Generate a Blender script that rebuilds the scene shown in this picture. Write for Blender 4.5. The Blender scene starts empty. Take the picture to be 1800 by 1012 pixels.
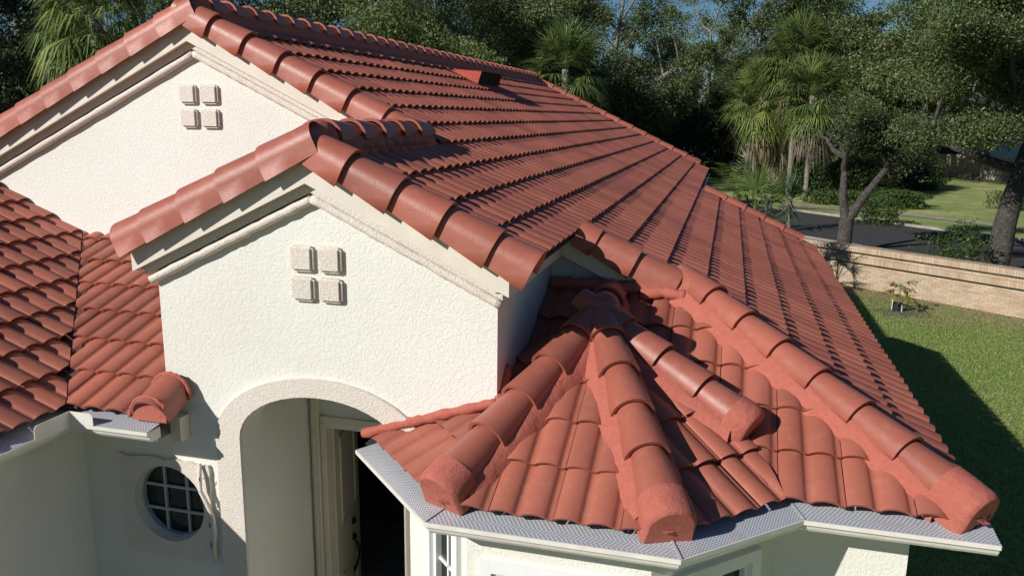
import bpy, bmesh, math, random
import numpy as np
from mathutils import Vector, Matrix
from mathutils.geometry import tessellate_polygon

random.seed(7)
rng = np.random.default_rng(7)
scene = bpy.context.scene
COL = scene.collection

# ------------------------------------------------------------------ camera, sky, sun, exposure
G = -4.5                      # level of the lawn while building; everything is lifted by LIFT at the end
LIFT = 4.5
cam_data = bpy.data.cameras.new('camera')
cam = bpy.data.objects.new('camera', cam_data)
COL.objects.link(cam)
yaw, pit, rol = 0.2577, 0.2103, 0.0129
fw = Vector((-math.sin(yaw) * math.cos(pit), math.cos(yaw) * math.cos(pit), -math.sin(pit)))
r0 = Vector((math.cos(yaw), math.sin(yaw), 0))
u0v = r0.cross(fw)
rx = r0 * math.cos(rol) + u0v * math.sin(rol)
ux = -r0 * math.sin(rol) + u0v * math.cos(rol)
CAMP = Vector((2.5915, -4.6379, 0.4394))
mw = Matrix((rx, ux, -fw)).transposed().to_4x4()
mw.translation = CAMP + Vector((0, 0, LIFT))
cam.matrix_world = mw
cam_data.sensor_width = 36
cam_data.lens = 36 * 1420.7 / 1800
cam_data.clip_end = 2000
cam_data.clip_start = 0.05
scene.camera = cam

SUN_DIR = Vector((1.14, 1.38, -1.0)).normalized()      # the way the light travels
elev = math.asin(-SUN_DIR.z)
azim = math.atan2(-SUN_DIR.x, -SUN_DIR.y)               # compass angle of the sun, from +Y towards +X
world = bpy.data.worlds.new('World')
scene.world = world
world.use_nodes = True
wn = world.node_tree
sky = wn.nodes.new('ShaderNodeTexSky')
sky.sky_type = 'NISHITA'
sky.sun_disc = False
sky.sun_elevation = elev
sky.sun_rotation = azim
sky.air_density = 1.3
sky.dust_density = 0.0
sky.ozone_density = 10.0
wn.links.new(sky.outputs[0], wn.nodes['Background'].inputs[0])
wn.nodes['Background'].inputs[1].default_value = 0.054

sun_data = bpy.data.lights.new('sun', 'SUN')
sun_data.energy = 4.9
sun_data.angle = math.radians(0.5)
sun_data.color = (1.0, 0.965, 0.92)
sun = bpy.data.objects.new('sun', sun_data)
COL.objects.link(sun)
sun.rotation_euler = SUN_DIR.to_track_quat('-Z', 'Y').to_euler()
sun.location = (-10, -12, 20)

scene.view_settings.view_transform = 'Standard'
scene.view_settings.look = 'None'
scene.view_settings.exposure = 0.06
scene.view_settings.gamma = 1.0
scene.view_settings.use_curve_mapping = False
scene.render.engine = 'CYCLES'
scene.cycles.max_bounces = 6
scene.cycles.transparent_max_bounces = 8

# ------------------------------------------------------------------ materials
def new_mat(name):
    m = bpy.data.materials.new(name)
    m.use_nodes = True
    return m, m.node_tree.nodes, m.node_tree.links, m.node_tree.nodes['Principled BSDF']

def ramp(nodes, stops):
    n = nodes.new('ShaderNodeValToRGB')
    e = n.color_ramp.elements
    while len(e) < len(stops):
        e.new(0.5)
    for i, (p, c) in enumerate(stops):
        e[i].position = p
        e[i].color = (*c, 1)
    return n

def pos_noise(nodes, links, scale, detail=4, rough=0.55, obj=False, distort=0.0):
    g = nodes.new('ShaderNodeTexCoord') if obj else nodes.new('ShaderNodeNewGeometry')
    n = nodes.new('ShaderNodeTexNoise')
    n.inputs['Scale'].default_value = scale
    n.inputs['Detail'].default_value = detail
    n.inputs['Roughness'].default_value = rough
    n.inputs['Distortion'].default_value = distort
    links.new(g.outputs['Object' if obj else 'Position'], n.inputs['Vector'])
    return n

def mix_col(nodes, links, fac, a, b, mode='MIX'):
    n = nodes.new('ShaderNodeMix')
    n.data_type = 'RGBA'
    n.blend_type = mode
    for sock, val in ((n.inputs[0], fac), (n.inputs[6], a), (n.inputs[7], b)):
        if hasattr(val, 'is_linked'):
            links.new(val, sock)
        elif isinstance(val, (int, float)):
            sock.default_value = val
        else:
            sock.default_value = (*val, 1)
    return n.outputs[2]

def bump(nodes, links, height, dist, strength=1.0, normal=None):
    b = nodes.new('ShaderNodeBump')
    b.inputs['Distance'].default_value = dist
    b.inputs['Strength'].default_value = strength
    links.new(height, b.inputs['Height'])
    if normal is not None:
        links.new(normal, b.inputs['Normal'])
    return b.outputs['Normal']

def tile_material(name, base, dark, dusty, rough):
    m, N, L, B = new_mat(name)
    big = pos_noise(N, L, 1.3, 3)
    mid = pos_noise(N, L, 14, 5, 0.65)
    fine = pos_noise(N, L, 170, 3, 0.7)
    r1 = ramp(N, [(0.35, dark), (0.62, base)])
    L.new(big.outputs[0], r1.inputs[0])
    r2 = ramp(N, [(0.52, (0, 0, 0)), (0.78, (0.42, 0.42, 0.42))])
    L.new(mid.outputs[0], r2.inputs[0])
    c = mix_col(N, L, r2.outputs[0], r1.outputs[0], dusty)
    # each tile a shade of its own
    oi = N.new('ShaderNodeObjectInfo')
    ge = N.new('ShaderNodeNewGeometry')
    ad = N.new('ShaderNodeMath'); ad.operation = 'ADD'
    L.new(oi.outputs['Random'], ad.inputs[0]); L.new(ge.outputs['Random Per Island'], ad.inputs[1])
    fr = N.new('ShaderNodeMath'); fr.operation = 'FRACT'
    L.new(ad.outputs[0], fr.inputs[0])
    rv = ramp(N, [(0, (0.80, 0.80, 0.83)), (0.3, (0.97, 0.97, 0.97)), (0.75, (1.03, 1.02, 1.01)), (1, (1.13, 1.10, 1.08))])
    L.new(fr.outputs[0], rv.inputs[0])
    c = mix_col(N, L, 1.0, c, rv.outputs[0], 'MULTIPLY')
    # pale specks of dried paint and dust
    sp = N.new('ShaderNodeTexVoronoi'); sp.inputs['Scale'].default_value = 26
    L.new(ge.outputs['Position'], sp.inputs['Vector'])
    sr = ramp(N, [(0.0, (0.55, 0.55, 0.55)), (0.07, (0, 0, 0))])
    L.new(sp.outputs['Distance'], sr.inputs[0])
    gate = pos_noise(N, L, 5.0, 2)
    gr = ramp(N, [(0.55, (0, 0, 0)), (0.62, (1, 1, 1))])
    L.new(gate.outputs[0], gr.inputs[0])
    f = mix_col(N, L, 1.0, sr.outputs[0], gr.outputs[0], 'MULTIPLY')
    c = mix_col(N, L, f, c, (0.55, 0.36, 0.30))
    L.new(c, B.inputs['Base Color'])
    rr = N.new('ShaderNodeMapRange')
    rr.inputs[3].default_value = rough - 0.1; rr.inputs[4].default_value = rough + 0.16
    L.new(mid.outputs[0], rr.inputs[0])
    L.new(rr.outputs[0], B.inputs['Roughness'])
    B.inputs['Specular IOR Level'].default_value = 0.42
    n1 = bump(N, L, mid.outputs[0], 0.004, 0.5)
    n2 = bump(N, L, fine.outputs[0], 0.0016, 0.7, n1)
    L.new(n2, B.inputs['Normal'])
    return m

M_TILE = tile_material('roof_tile_paint', (0.395, 0.124, 0.078), (0.325, 0.099, 0.062), (0.45, 0.205, 0.15), 0.56)
M_RIDGE = tile_material('ridge_tile_paint', (0.378, 0.116, 0.075), (0.308, 0.093, 0.061), (0.43, 0.185, 0.14), 0.38)

def mortar_material():
    m, N, L, B = new_mat('painted_mortar')
    a = pos_noise(N, L, 22, 6, 0.7)
    b = pos_noise(N, L, 130, 4, 0.7)
    r = ramp(N, [(0.3, (0.41, 0.105, 0.068)), (0.7, (0.49, 0.140, 0.098))])
    L.new(a.outputs[0], r.inputs[0])
    L.new(r.outputs[0], B.inputs['Base Color'])
    B.inputs['Roughness'].default_value = 0.8
    n1 = bump(N, L, a.outputs[0], 0.018, 0.8)
    L.new(bump(N, L, b.outputs[0], 0.005, 0.9, n1), B.inputs['Normal'])
    return m
M_MORTAR = mortar_material()

def stucco_material(name, col, col2, scale, depth, fine_depth):
    m, N, L, B = new_mat(name)
    a = pos_noise(N, L, scale, 4, 0.6, distort=0.6)
    r = ramp(N, [(0.36, (0, 0, 0)), (0.50, (0.6, 0.6, 0.6)), (0.68, (1, 1, 1))])
    L.new(a.outputs[0], r.inputs[0])
    f = pos_noise(N, L, scale * 5, 4, 0.7)
    st = pos_noise(N, L, 0.8, 5, 0.6)
    rc = ramp(N, [(0.35, col2), (0.6, col)])
    L.new(st.outputs[0], rc.inputs[0])
    L.new(rc.outputs[0], B.inputs['Base Color'])
    B.inputs['Roughness'].default_value = 0.85
    B.inputs['Specular IOR Level'].default_value = 0.25
    n1 = bump(N, L, r.outputs[0], depth, 1.0)
    n2 = bump(N, L, f.outputs[0], fine_depth, 1.0, n1)
    L.new(n2, B.inputs['Normal'])
    return m
M_STUCCO = stucco_material('cream_stucco', (0.785, 0.768, 0.692), (0.735, 0.712, 0.628), 54, 0.0021, 0.0019)
M_ROUGH = stucco_material('rough_trim_stucco', (0.775, 0.705, 0.615), (0.725, 0.65, 0.555), 70, 0.0032, 0.0026)

def paint(name, col, rough=0.5, noise=0.05, metallic=0.0, scale=6.0):
    m, N, L, B = new_mat(name)
    a = pos_noise(N, L, scale, 5, 0.65)
    lo = tuple(c * (1 - noise * 2.2) for c in col); hi = tuple(min(1, c * (1 + noise)) for c in col)
    r = ramp(N, [(0.3, lo), (0.7, hi)])
    L.new(a.outputs[0], r.inputs[0])
    L.new(r.outputs[0], B.inputs['Base Color'])
    B.inputs['Roughness'].default_value = rough
    B.inputs['Metallic'].default_value = metallic
    L.new(bump(N, L, a.outputs[0], 0.002, 0.4), B.inputs['Normal'])
    return m
M_FASCIA = paint('fascia_paint', (0.70, 0.635, 0.535), 0.55, 0.04)
M_GUTTER = paint('gutter_enamel', (0.72, 0.69, 0.62), 0.38, 0.05, scale=9)
M_WHITE = paint('white_vinyl', (0.80, 0.80, 0.78), 0.35, 0.02)
M_DOOR = paint('door_paint', (0.74, 0.66, 0.51), 0.4, 0.03)
M_DARK = paint('dark_underlay', (0.02, 0.016, 0.015), 0.9, 0.1)
M_BARS = paint('weathered_window_bar', (0.42, 0.45, 0.47), 0.5, 0.06)
M_BRONZE = paint('oil_rubbed_bronze', (0.035, 0.028, 0.024), 0.35, 0.2, 0.7, 40)
M_VENT = paint('red_vent_metal', (0.42, 0.060, 0.030), 0.38, 0.12)
M_ROOM = paint('shade_dark_hall_wall', (0.07, 0.06, 0.05), 0.9, 0.05)  # near-black colour stands in for the darkness inside the hall
M_FLOORT = paint('porch_concrete', (0.36, 0.33, 0.29), 0.8, 0.15)

def guard_material():
    m, N, L, B = new_mat('perforated_gutter_guard')
    tc = N.new('ShaderNodeUVMap')
    vo = N.new('ShaderNodeTexVoronoi')
    vo.inputs['Scale'].default_value = 1.0
    vo.inputs['Randomness'].default_value = 0.0
    mp = N.new('ShaderNodeMapping')
    mp.inputs['Scale'].default_value = (58, 58, 58)
    mp.inputs['Rotation'].default_value = (0, 0, math.radians(45))
    L.new(tc.outputs[0], mp.inputs[0]); L.new(mp.outputs[0], vo.inputs['Vector'])
    r = ramp(N, [(0.27, (0.21, 0.24, 0.28)), (0.43, (0.63, 0.65, 0.67))])
    L.new(vo.outputs['Distance'], r.inputs[0])
    di = pos_noise(N, L, 7, 5, 0.7)
    rd = ramp(N, [(0.55, (0, 0, 0)), (0.75, (0.6, 0.6, 0.6))])
    L.new(di.outputs[0], rd.inputs[0])
    c = mix_col(N, L, rd.outputs[0], r.outputs[0], (0.46, 0.31, 0.26))
    L.new(c, B.inputs['Base Color'])
    rm = ramp(N, [(0.30, (0.0, 0.0, 0.0)), (0.44, (0.2, 0.2, 0.2))])
    L.new(vo.outputs['Distance'], rm.inputs[0])
    L.new(rm.outputs[0], B.inputs['Metallic'])
    B.inputs['Roughness'].default_value = 0.42
    L.new(bump(N, L, vo.outputs['Distance'], 0.004, 0.8), B.inputs['Normal'])
    return m
M_GUARD = guard_material()

def glass_dark():
    m, N, L, B = new_mat('window_glass')
    B.inputs['Base Color'].default_value = (0.012, 0.016, 0.016, 1)
    B.inputs['Roughness'].default_value = 0.06
    B.inputs['Specular IOR Level'].default_value = 0.5
    return m
M_GLASS = glass_dark()

def lawn_material():
    m, N, L, B = new_mat('lawn_turf')
    big = pos_noise(N, L, 0.42, 5, 0.62)
    mid = pos_noise(N, L, 3.2, 6, 0.7)
    fin = pos_noise(N, L, 34, 4, 0.75)
    r1 = ramp(N, [(0.30, (0.200, 0.265, 0.085)), (0.50, (0.260, 0.315, 0.115)), (0.68, (0.44, 0.39, 0.22))])
    L.new(big.outputs[0], r1.inputs[0])
    r2 = ramp(N, [(0.35, (0.78, 0.80, 0.74)), (0.65, (1.2, 1.15, 1.1))])
    L.new(mid.outputs[0], r2.inputs[0])
    c = mix_col(N, L, 1.0, r1.outputs[0], r2.outputs[0], 'MULTIPLY')
    r3 = ramp(N, [(0.3, (0.70, 0.70, 0.70)), (0.7, (1.3, 1.3, 1.25))])
    L.new(fin.outputs[0], r3.inputs[0])
    c = mix_col(N, L, 0.8, c, r3.outputs[0], 'MULTIPLY')
    L.new(c, B.inputs['Base Color'])
    B.inputs['Roughness'].default_value = 0.95
    B.inputs['Specular IOR Level'].default_value = 0.1
    n1 = bump(N, L, mid.outputs[0], 0.03, 0.6)
    L.new(bump(N, L, fin.outputs[0], 0.02, 0.8, n1), B.inputs['Normal'])
    return m
M_LAWN = lawn_material()
M_ASPHALT = paint('shade_dark_asphalt', (0.047, 0.044, 0.044), 0.85, 0.22, scale=3)  # whole road coloured darker in place of tree shadows across it
M_CONCRETE = paint('sidewalk_concrete', (0.34, 0.30, 0.25), 0.85, 0.15, scale=2)
M_MULCH = paint('dry_soil', (0.31, 0.265, 0.15), 0.95, 0.25, scale=9)
M_FENCE = paint('weathered_fence_board', (0.42, 0.37, 0.31), 0.85, 0.2, scale=4)

def brick_material():
    m, N, L, B = new_mat('buff_brick')
    oi = N.new('ShaderNodeObjectInfo'); ge = N.new('ShaderNodeNewGeometry')
    ad = N.new('ShaderNodeMath'); ad.operation = 'ADD'
    L.new(oi.outputs['Random'], ad.inputs[0]); L.new(ge.outputs['Random Per Island'], ad.inputs[1])
    fr = N.new('ShaderNodeMath'); fr.operation = 'FRACT'
    L.new(ad.outputs[0], fr.inputs[0])
    r = ramp(N, [(0.0, (0.39, 0.28, 0.18)), (0.3, (0.46, 0.34, 0.22)), (0.6, (0.52, 0.40, 0.27)), (0.85, (0.42, 0.35, 0.26)), (1.0, (0.50, 0.28, 0.18))])
    L.new(fr.outputs[0], r.inputs[0])
    a = pos_noise(N, L, 1.1, 5, 0.65)
    ra = ramp(N, [(0.3, (0.85, 0.85, 0.85)), (0.7, (1.08, 1.08, 1.08))])
    L.new(a.outputs[0], ra.inputs[0])
    L.new(mix_col(N, L, 1.0, r.outputs[0], ra.outputs[0], 'MULTIPLY'), B.inputs['Base Color'])
    B.inputs['Roughness'].default_value = 0.9
    f = pos_noise(N, L, 60, 4, 0.7)
    L.new(bump(N, L, f.outputs[0], 0.004, 0.7), B.inputs['Normal'])
    return m
M_BRICK = brick_material()
M_JOINT = paint('brick_joint', (0.33, 0.27, 0.20), 0.95, 0.1)

def leaf_material(name, stops, transl=0.25):
    m, N, L, B = new_mat(name)
    ge = N.new('ShaderNodeNewGeometry'); oi = N.new('ShaderNodeObjectInfo')
    r = ramp(N, stops)
    L.new(ge.outputs['Random Per Island'], r.inputs[0])
    rv = ramp(N, [(0, (0.78, 0.80, 0.82)), (1, (1.18, 1.14, 1.0))])
    L.new(oi.outputs['Random'], rv.inputs[0])
    c = mix_col(N, L, 1.0, r.outputs[0], rv.outputs[0], 'MULTIPLY')
    L.new(c, B.inputs['Base Color'])
    B.inputs['Roughness'].default_value = 0.55
    B.inputs['Specular IOR Level'].default_value = 0.25
    tr = N.new('ShaderNodeBsdfTranslucent')
    L.new(c, tr.inputs['Color'])
    mx = N.new('ShaderNodeMixShader')
    mx.inputs[0].default_value = transl
    out = N['Material Output']
    L.new(B.outputs[0], mx.inputs[1]); L.new(tr.outputs[0], mx.inputs[2])
    L.new(mx.outputs[0], out.inputs[0])
    return m
M_OAK = leaf_material('oak_leaves', [(0, (0.044, 0.078, 0.026)), (0.35, (0.100, 0.150, 0.050)), (0.7, (0.175, 0.220, 0.080)), (1, (0.30, 0.32, 0.17))], 0.35)
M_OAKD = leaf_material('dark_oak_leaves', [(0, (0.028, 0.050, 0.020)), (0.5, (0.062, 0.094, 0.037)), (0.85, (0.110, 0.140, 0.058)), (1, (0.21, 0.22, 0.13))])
M_SHRUB = leaf_material('shrub_leaves', [(0, (0.035, 0.065, 0.018)), (0.6, (0.060, 0.105, 0.028)), (1, (0.110, 0.150, 0.045))])
M_PALM = leaf_material('palm_leaves', [(0, (0.065, 0.120, 0.038)), (0.5, (0.125, 0.185, 0.055)), (0.85, (0.205, 0.240, 0.070)), (1, (0.33, 0.32, 0.11))], 0.25)
M_PALMDEAD = leaf_material('dry_palm_leaves', [(0, (0.15, 0.115, 0.075)), (0.6, (0.25, 0.20, 0.14)), (1, (0.36, 0.31, 0.23))], 0.1)
M_YUCCA = leaf_material('yucca_blades', [(0, (0.050, 0.090, 0.045)), (0.7, (0.085, 0.135, 0.065)), (1, (0.13, 0.18, 0.08))], 0.1)
M_SAPLEAF = leaf_material('sapling_leaves', [(0, (0.12, 0.15, 0.025)), (0.6, (0.24, 0.23, 0.035)), (1, (0.34, 0.30, 0.05))], 0.3)
M_GRASS = leaf_material('grass_blades', [(0, (0.165, 0.265, 0.065)), (0.5, (0.260, 0.375, 0.100)), (0.85, (0.38, 0.45, 0.16)), (1, (0.50, 0.45, 0.26))], 0.45)
M_DRYGRASS = leaf_material('dry_grass_blades', [(0, (0.16, 0.17, 0.06)), (0.5, (0.29, 0.26, 0.12)), (1, (0.42, 0.36, 0.19))], 0.3)

def bark(name, a, b, scale=9):
    m, N, L, B = new_mat(name)
    n = pos_noise(N, L, scale, 6, 0.7, distort=0.8)
    r = ramp(N, [(0.35, a), (0.65, b)])
    L.new(n.outputs[0], r.inputs[0]); L.new(r.outputs[0], B.inputs['Base Color'])
    B.inputs['Roughness'].default_value = 0.95
    L.new(bump(N, L, n.outputs[0], 0.05, 0.9), B.inputs['Normal'])
    return m
M_BARK = bark('oak_bark', (0.10, 0.09, 0.08), (0.30, 0.275, 0.25))
M_BARKD = bark('shade_dark_oak_bark', (0.024, 0.020, 0.018), (0.10, 0.088, 0.078))  # darker copy of the oak bark, with the crown's shade put into its colour
M_PALMBARK = bark('palm_bark', (0.13, 0.11, 0.09), (0.27, 0.24, 0.20), 5)
M_POT = paint('black_plastic', (0.015, 0.015, 0.016), 0.5, 0.1)

# ------------------------------------------------------------------ helpers
WORLD = {}
def link(o, parent=None):
    COL.objects.link(o)
    if parent is not None:
        o.parent = parent
        o.matrix_parent_inverse = WORLD.get(parent.name, Matrix()).inverted()
    return o

def thing(name, label, cat, loc=(0, 0, 0), group=None):
    o = bpy.data.objects.new(name, None)
    o.empty_display_size = 0.3
    o.location = loc
    COL.objects.link(o)
    WORLD[o.name] = Matrix.Translation(loc)
    o['label'] = label; o['category'] = cat
    if group: o['group'] = group
    return o

def tag(o, label, cat, group=None):
    o['label'] = label; o['category'] = cat
    if group: o['group'] = group
    return o

def structure(o):
    o['kind'] = 'structure'
    return o

def mesh_obj(name, verts, faces, mat, parent=None, smooth=False):
    me = bpy.data.meshes.new(name)
    me.from_pydata([tuple(v) for v in verts], [], [tuple(f) for f in faces])
    me.materials.append(mat)
    if smooth:
        me.polygons.foreach_set('use_smooth', [True] * len(me.polygons))
    me.update()
    return link(bpy.data.objects.new(name, me), parent)

def bm_obj(name, bm, mat, parent=None, smooth=False, bevel=0.0):
    if bevel > 0:
        bmesh.ops.bevel(bm, geom=list(bm.edges), offset=bevel, segments=1, affect='EDGES')
    bmesh.ops.recalc_face_normals(bm, faces=bm.faces)
    me = bpy.data.meshes.new(name)
    bm.to_mesh(me); bm.free()
    me.materials.append(mat)
    if smooth:
        me.polygons.foreach_set('use_smooth', [True] * len(me.polygons))
    return link(bpy.data.objects.new(name, me), parent)

def add_prism(bm, pts, offset):
    """closed solid from a planar loop pushed by offset"""
    off = Vector(offset)
    a = [bm.verts.new(Vector(p)) for p in pts]
    b = [bm.verts.new(Vector(p) + off) for p in pts]
    n = len(pts)
    bm.faces.new(a); bm.faces.new(list(reversed(b)))
    for i in range(n):
        bm.faces.new((a[i], b[i], b[(i + 1) % n], a[(i + 1) % n]))

def prism(name, pts, offset, mat, parent=None, bevel=0.0):
    bm = bmesh.new()
    add_prism(bm, pts, offset)
    return bm_obj(name, bm, mat, parent, bevel=bevel)

def box(name, lo, hi, mat, parent=None, bevel=0.0):
    x0, y0, z0 = lo; x1, y1, z1 = hi
    return prism(name, [(x0, y0, z0), (x1, y0, z0), (x1, y1, z0), (x0, y1, z0)], (0, 0, z1 - z0), mat, parent, bevel)

def tube_geo(V, F, pts, radii, seg=8, cap=True):
    """append a tapered tube along pts to vertex/face lists"""
    pts = [Vector(p) for p in pts]
    base = len(V)
    prev = None
    for i, p in enumerate(pts):
        d = (pts[min(i + 1, len(pts) - 1)] - pts[max(i - 1, 0)]).normalized()
        if prev is None:
            a = d.orthogonal().normalized()
        else:
            a = (prev - d * prev.dot(d))
            a = a.normalized() if a.length > 1e-6 else d.orthogonal().normalized()
        prev = a
        b = d.cross(a)
        for k in range(seg):
            t = 2 * math.pi * k / seg
            V.append(tuple(p + (a * math.cos(t) + b * math.sin(t)) * radii[i]))
    for i in range(len(pts) - 1):
        for k in range(seg):
            k2 = (k + 1) % seg
            F.append((base + i * seg + k, base + i * seg + k2, base + (i + 1) * seg + k2, base + (i + 1) * seg + k))
    if cap:
        F.append(tuple(base + k for k in reversed(range(seg))))
        e = base + (len(pts) - 1) * seg
        F.append(tuple(e + k for k in range(seg)))

def panel(name, outer, holes, to3d, depth_vec, mat, parent=None):
    """wall skin with openings (2D loops) plus the reveals of the openings"""
    loops = [[Vector((u, v, 0)) for u, v in outer]] + [[Vector((u, v, 0)) for u, v in h] for h in holes]
    flat = [p for lp in loops for p in lp]
    tris = tessellate_polygon(loops)
    V = [Vector(to3d(p.x, p.y)) for p in flat]
    F = [tuple(t) for t in tris]
    dv = Vector(depth_vec)
    k = len(outer)
    for h in holes:
        n = len(h)
        for i in range(n):
            j = (i + 1) % n
            a, b = k + i, k + j
            va = len(V)
            V.extend([V[a].copy(), V[b].copy(), V[b] + dv, V[a] + dv])
            F.append((va, va + 1, va + 2, va + 3))
        k += n
    return mesh_obj(name, V, F, mat, parent)

def sweep(name, profile, path, mat, parent, closed_profile=False, uv=False):
    """profile of (outward, z) swept along a level path with mitred corners; outward lies to the right of the path"""
    path = [Vector((*p[:2], 0)) for p in path]
    z0 = 0
    V, F, UV = [], [], []
    n = len(profile)
    L = 0.0
    for i, p in enumerate(path):
        ns = []
        if i > 0:
            d = (path[i] - path[i - 1]).normalized(); ns.append(Vector((d.y, -d.x, 0)))
            L += (path[i] - path[i - 1]).length
        if i < len(path) - 1:
            d = (path[i + 1] - path[i]).normalized(); ns.append(Vector((d.y, -d.x, 0)))
        if len(ns) == 2:
            m = (ns[0] + ns[1]).normalized(); m = m / max(0.35, m.dot(ns[0]))
        else:
            m = ns[0]
        acc = 0
        for j, (o, z) in enumerate(profile):
            V.append((p.x + m.x * o, p.y + m.y * o, z))
            if j: acc += math.dist(profile[j], profile[j - 1])
            UV.append((L, acc))
    for i in range(len(path) - 1):
        for j in range(n if closed_profile else n - 1):
            j2 = (j + 1) % n
            F.append((i * n + j, (i + 1) * n + j, (i + 1) * n + j2, i * n + j2))
    if closed_profile:
        F.append(tuple(range(n))); F.append(tuple(reversed(range((len(path) - 1) * n, len(path) * n))))
    o = mesh_obj(name, V, F, mat, parent)
    if uv:
        ul = o.data.uv_layers.new(name='UVMap')
        for lp in o.data.loops:
            ul.data[lp.index].uv = UV[lp.vertex_index]
    return o

def jitter(v, a):
    return Vector((v[0] + random.uniform(-a, a), v[1] + random.uniform(-a, a), v[2] + random.uniform(-a, a)))

# ------------------------------------------------------------------ ground and setting
S = 0.48                       # pitch of the main roof
K = math.sqrt(1 + S * S)
EX, X0 = 0.3284, -2.1454       # tile course on plan, first course
E_SL = EX * K                  # course along the slope
ZE = -1.696                    # tile level at the eaves
TW = 0.366                     # two-roll tile

def sheet(name, pts, z, mat, kind='structure'):
    o = mesh_obj(name, [(x, y, z) for x, y in pts], [tuple(range(len(pts)))], mat)
    o['kind'] = kind
    return o

# the lawn sheet out to the horizon, a little uneven near by
gv, gf = [], []
xs = [-900, -300, -120, -60, -30, -12, 0, 3, 6, 9, 12, 16, 22, 30, 45, 70, 120, 300, 900]
ys = [-900, -300, -100, -40, -15, -5, 0, 5, 10, 15, 18, 21, 25, 30, 36, 42, 50, 60, 75, 95, 130, 200, 400, 900]
for y in ys:
    for x in xs:
        gv.append((x, y, G))
for j in range(len(ys) - 1):
    for i in range(len(xs) - 1):
        a = j * len(xs) + i
        gf.append((a, a + 1, a + len(xs) + 1, a + len(xs)))
structure(mesh_obj('ground', gv, gf, M_LAWN))

# road beyond the brick wall, running at 45 degrees; kerbs and pavement on its far side
def along(c, t, off=0):        # points of lines x + y = c
    d = Vector((0.7071, -0.7071)); n = Vector((0.7071, 0.7071))
    p = Vector((c / 2, c / 2)) + d * t + n * off
    return (p.x, p.y)
structure(sheet('road', [along(37.2, -90), along(37.2, 70), along(48.4, 70), along(48.4, -90)], G + 0.004, M_ASPHALT))
for nm, c in (('kerb', 37.2), ('kerb', 48.4)):
    bm = bmesh.new()
    pts = [along(c, -90, -0.08), along(c, 70, -0.08), along(c, 70, 0.08), along(c, -90, 0.08)]
    add_prism(bm, [(x, y, G - 0.05) for x, y in pts], (0, 0, 0.17))
    structure(bm_obj(nm, bm, M_CONCRETE))
walk = [(-2, 47.6), (3, 45.9), (6.8, 44.3), (9.2, 43.6), (11.1, 43.0), (13.0, 41.6), (14.7, 39.8), (16.3, 38.4), (19, 36.2), (24, 32), (40, 17)]
wv, wf = [], []
for i, p in enumerate(walk):
    a = Vector(walk[max(i - 1, 0)]); b = Vector(walk[min(i + 1, len(walk) - 1)])
    d = (b - a).normalized(); n = Vector((-d.y, d.x))
    q = Vector(p)
    wv += [(*(q - n * 0.55), G + 0.03), (*(q + n * 0.55), G + 0.03)]
for i in range(len(walk) - 1):
    wf.append((2 * i, 2 * i + 2, 2 * i + 3, 2 * i + 1))
structure(mesh_obj('pavement', wv, wf, M_CONCRETE))
structure(sheet('bounce_paving', [(-1.8, -30), (1.6, -30), (1.6, -0.4), (-1.8, -0.4)], G + 0.004, paint('tan_bounce_paving', (0.24, 0.19, 0.12), .85, .15, scale=5)))  # out-of-view tan sheet, added to bounce warm light into the entry
# strip of bare sandy soil along the foot of the brick wall
WB0 = Vector((6.18, 21.40)); WB1 = Vector((10.17, 18.21))
wd = (WB1 - WB0).normalized(); wnrm = Vector((wd.y, -wd.x))          # wall normal towards the house
if wnrm.y > 0: wnrm = -wnrm

# ------------------------------------------------------------------ the house
house = thing('house', 'cream stucco house with red tiled gables, hips and a bay in front', 'house', (0, 5, G))

def zP(x, d=0.0):              # main slope, falling to +x ; d above the underside line of the fascia
    return -S * x + d
XR = -2.2                      # main ridge
YB, YW = 1.926, 2.05           # back gable fascia and wall
YFAR, YFAR2 = 15.37, 10.0      # far ends of upper and lower part
YC = 1.62                      # gablet rake
YWALL = 0.12                   # front wall
WF = 1.35                      # half width of the front gable
XE1, XE = X0 + 11 * EX, X0 + 19 * EX
YF = -0.06                     # front eave of the hip end

# ---- roof decks (dark underlayment carrying the tiles)
def deck(loop, nrm):
    n = Vector(nrm).normalized() * -0.045
    o = prism('roof', loop, n, M_DARK, house)
    return o
t0 = 0.205
deck_main = deck([(XR, YB + .1, zP(XR, t0)), (0.0, YB + .1, zP(0, t0)), (0.0, .05, zP(0, t0)), (XE1 - .03, .05, zP(XE1 - .03, t0)),
                  (XE1 - .03, YC + .03, zP(XE1 - .03, t0)), (2.40, YC + .03, zP(2.40, t0)), (XE - .05, YF + .02, zP(XE - .05, t0)),
                  (XE - .05, YFAR2, zP(XE - .05, t0)), (2.1, YFAR2, zP(2.1, t0)), (2.1, YFAR, zP(2.1, t0)), (XR, YFAR, zP(XR, t0))], (S, 0, 1))
deck_main['label'] = 'long red tiled slope of the main roof'
deck_q = deck([(-XE1 + .02, .05, zP(XE1, t0)), (0, .05, t0), (0, YW, t0), (-XE1 + .02, YW, zP(XE1, t0))], (-S, 0, 1))
zR = zP(XR, t0)
deck_w = deck([(-9.0, YB + .1, zR - S * 6.8), (XR, YB + .1, zR), (XR, YFAR, zR), (-9.0, YFAR, zR - S * 6.8)], (-S, 0, 1))
zF = lambda y, d=0.0: ZE + S * (y - YF) + d
deck_f = deck([(1.26, YF + .05, zF(YF, -.08)), (XE - .06, YF + .05, zF(YF, -.08)), (2.37, YC + .02, zF(YC, -.08)), (1.26, YC + .02, zF(YC, -.08))], (0, -S, 1))
deck_f['label'] = 'hipped front slope behind the bay'
BC = Vector((1.78, 0.83)); BR = 1.51
zB = lambda p, nh, d=0.0: ZE + S * (BR - (Vector(p) - BC).dot(Vector(nh))) + d
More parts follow.
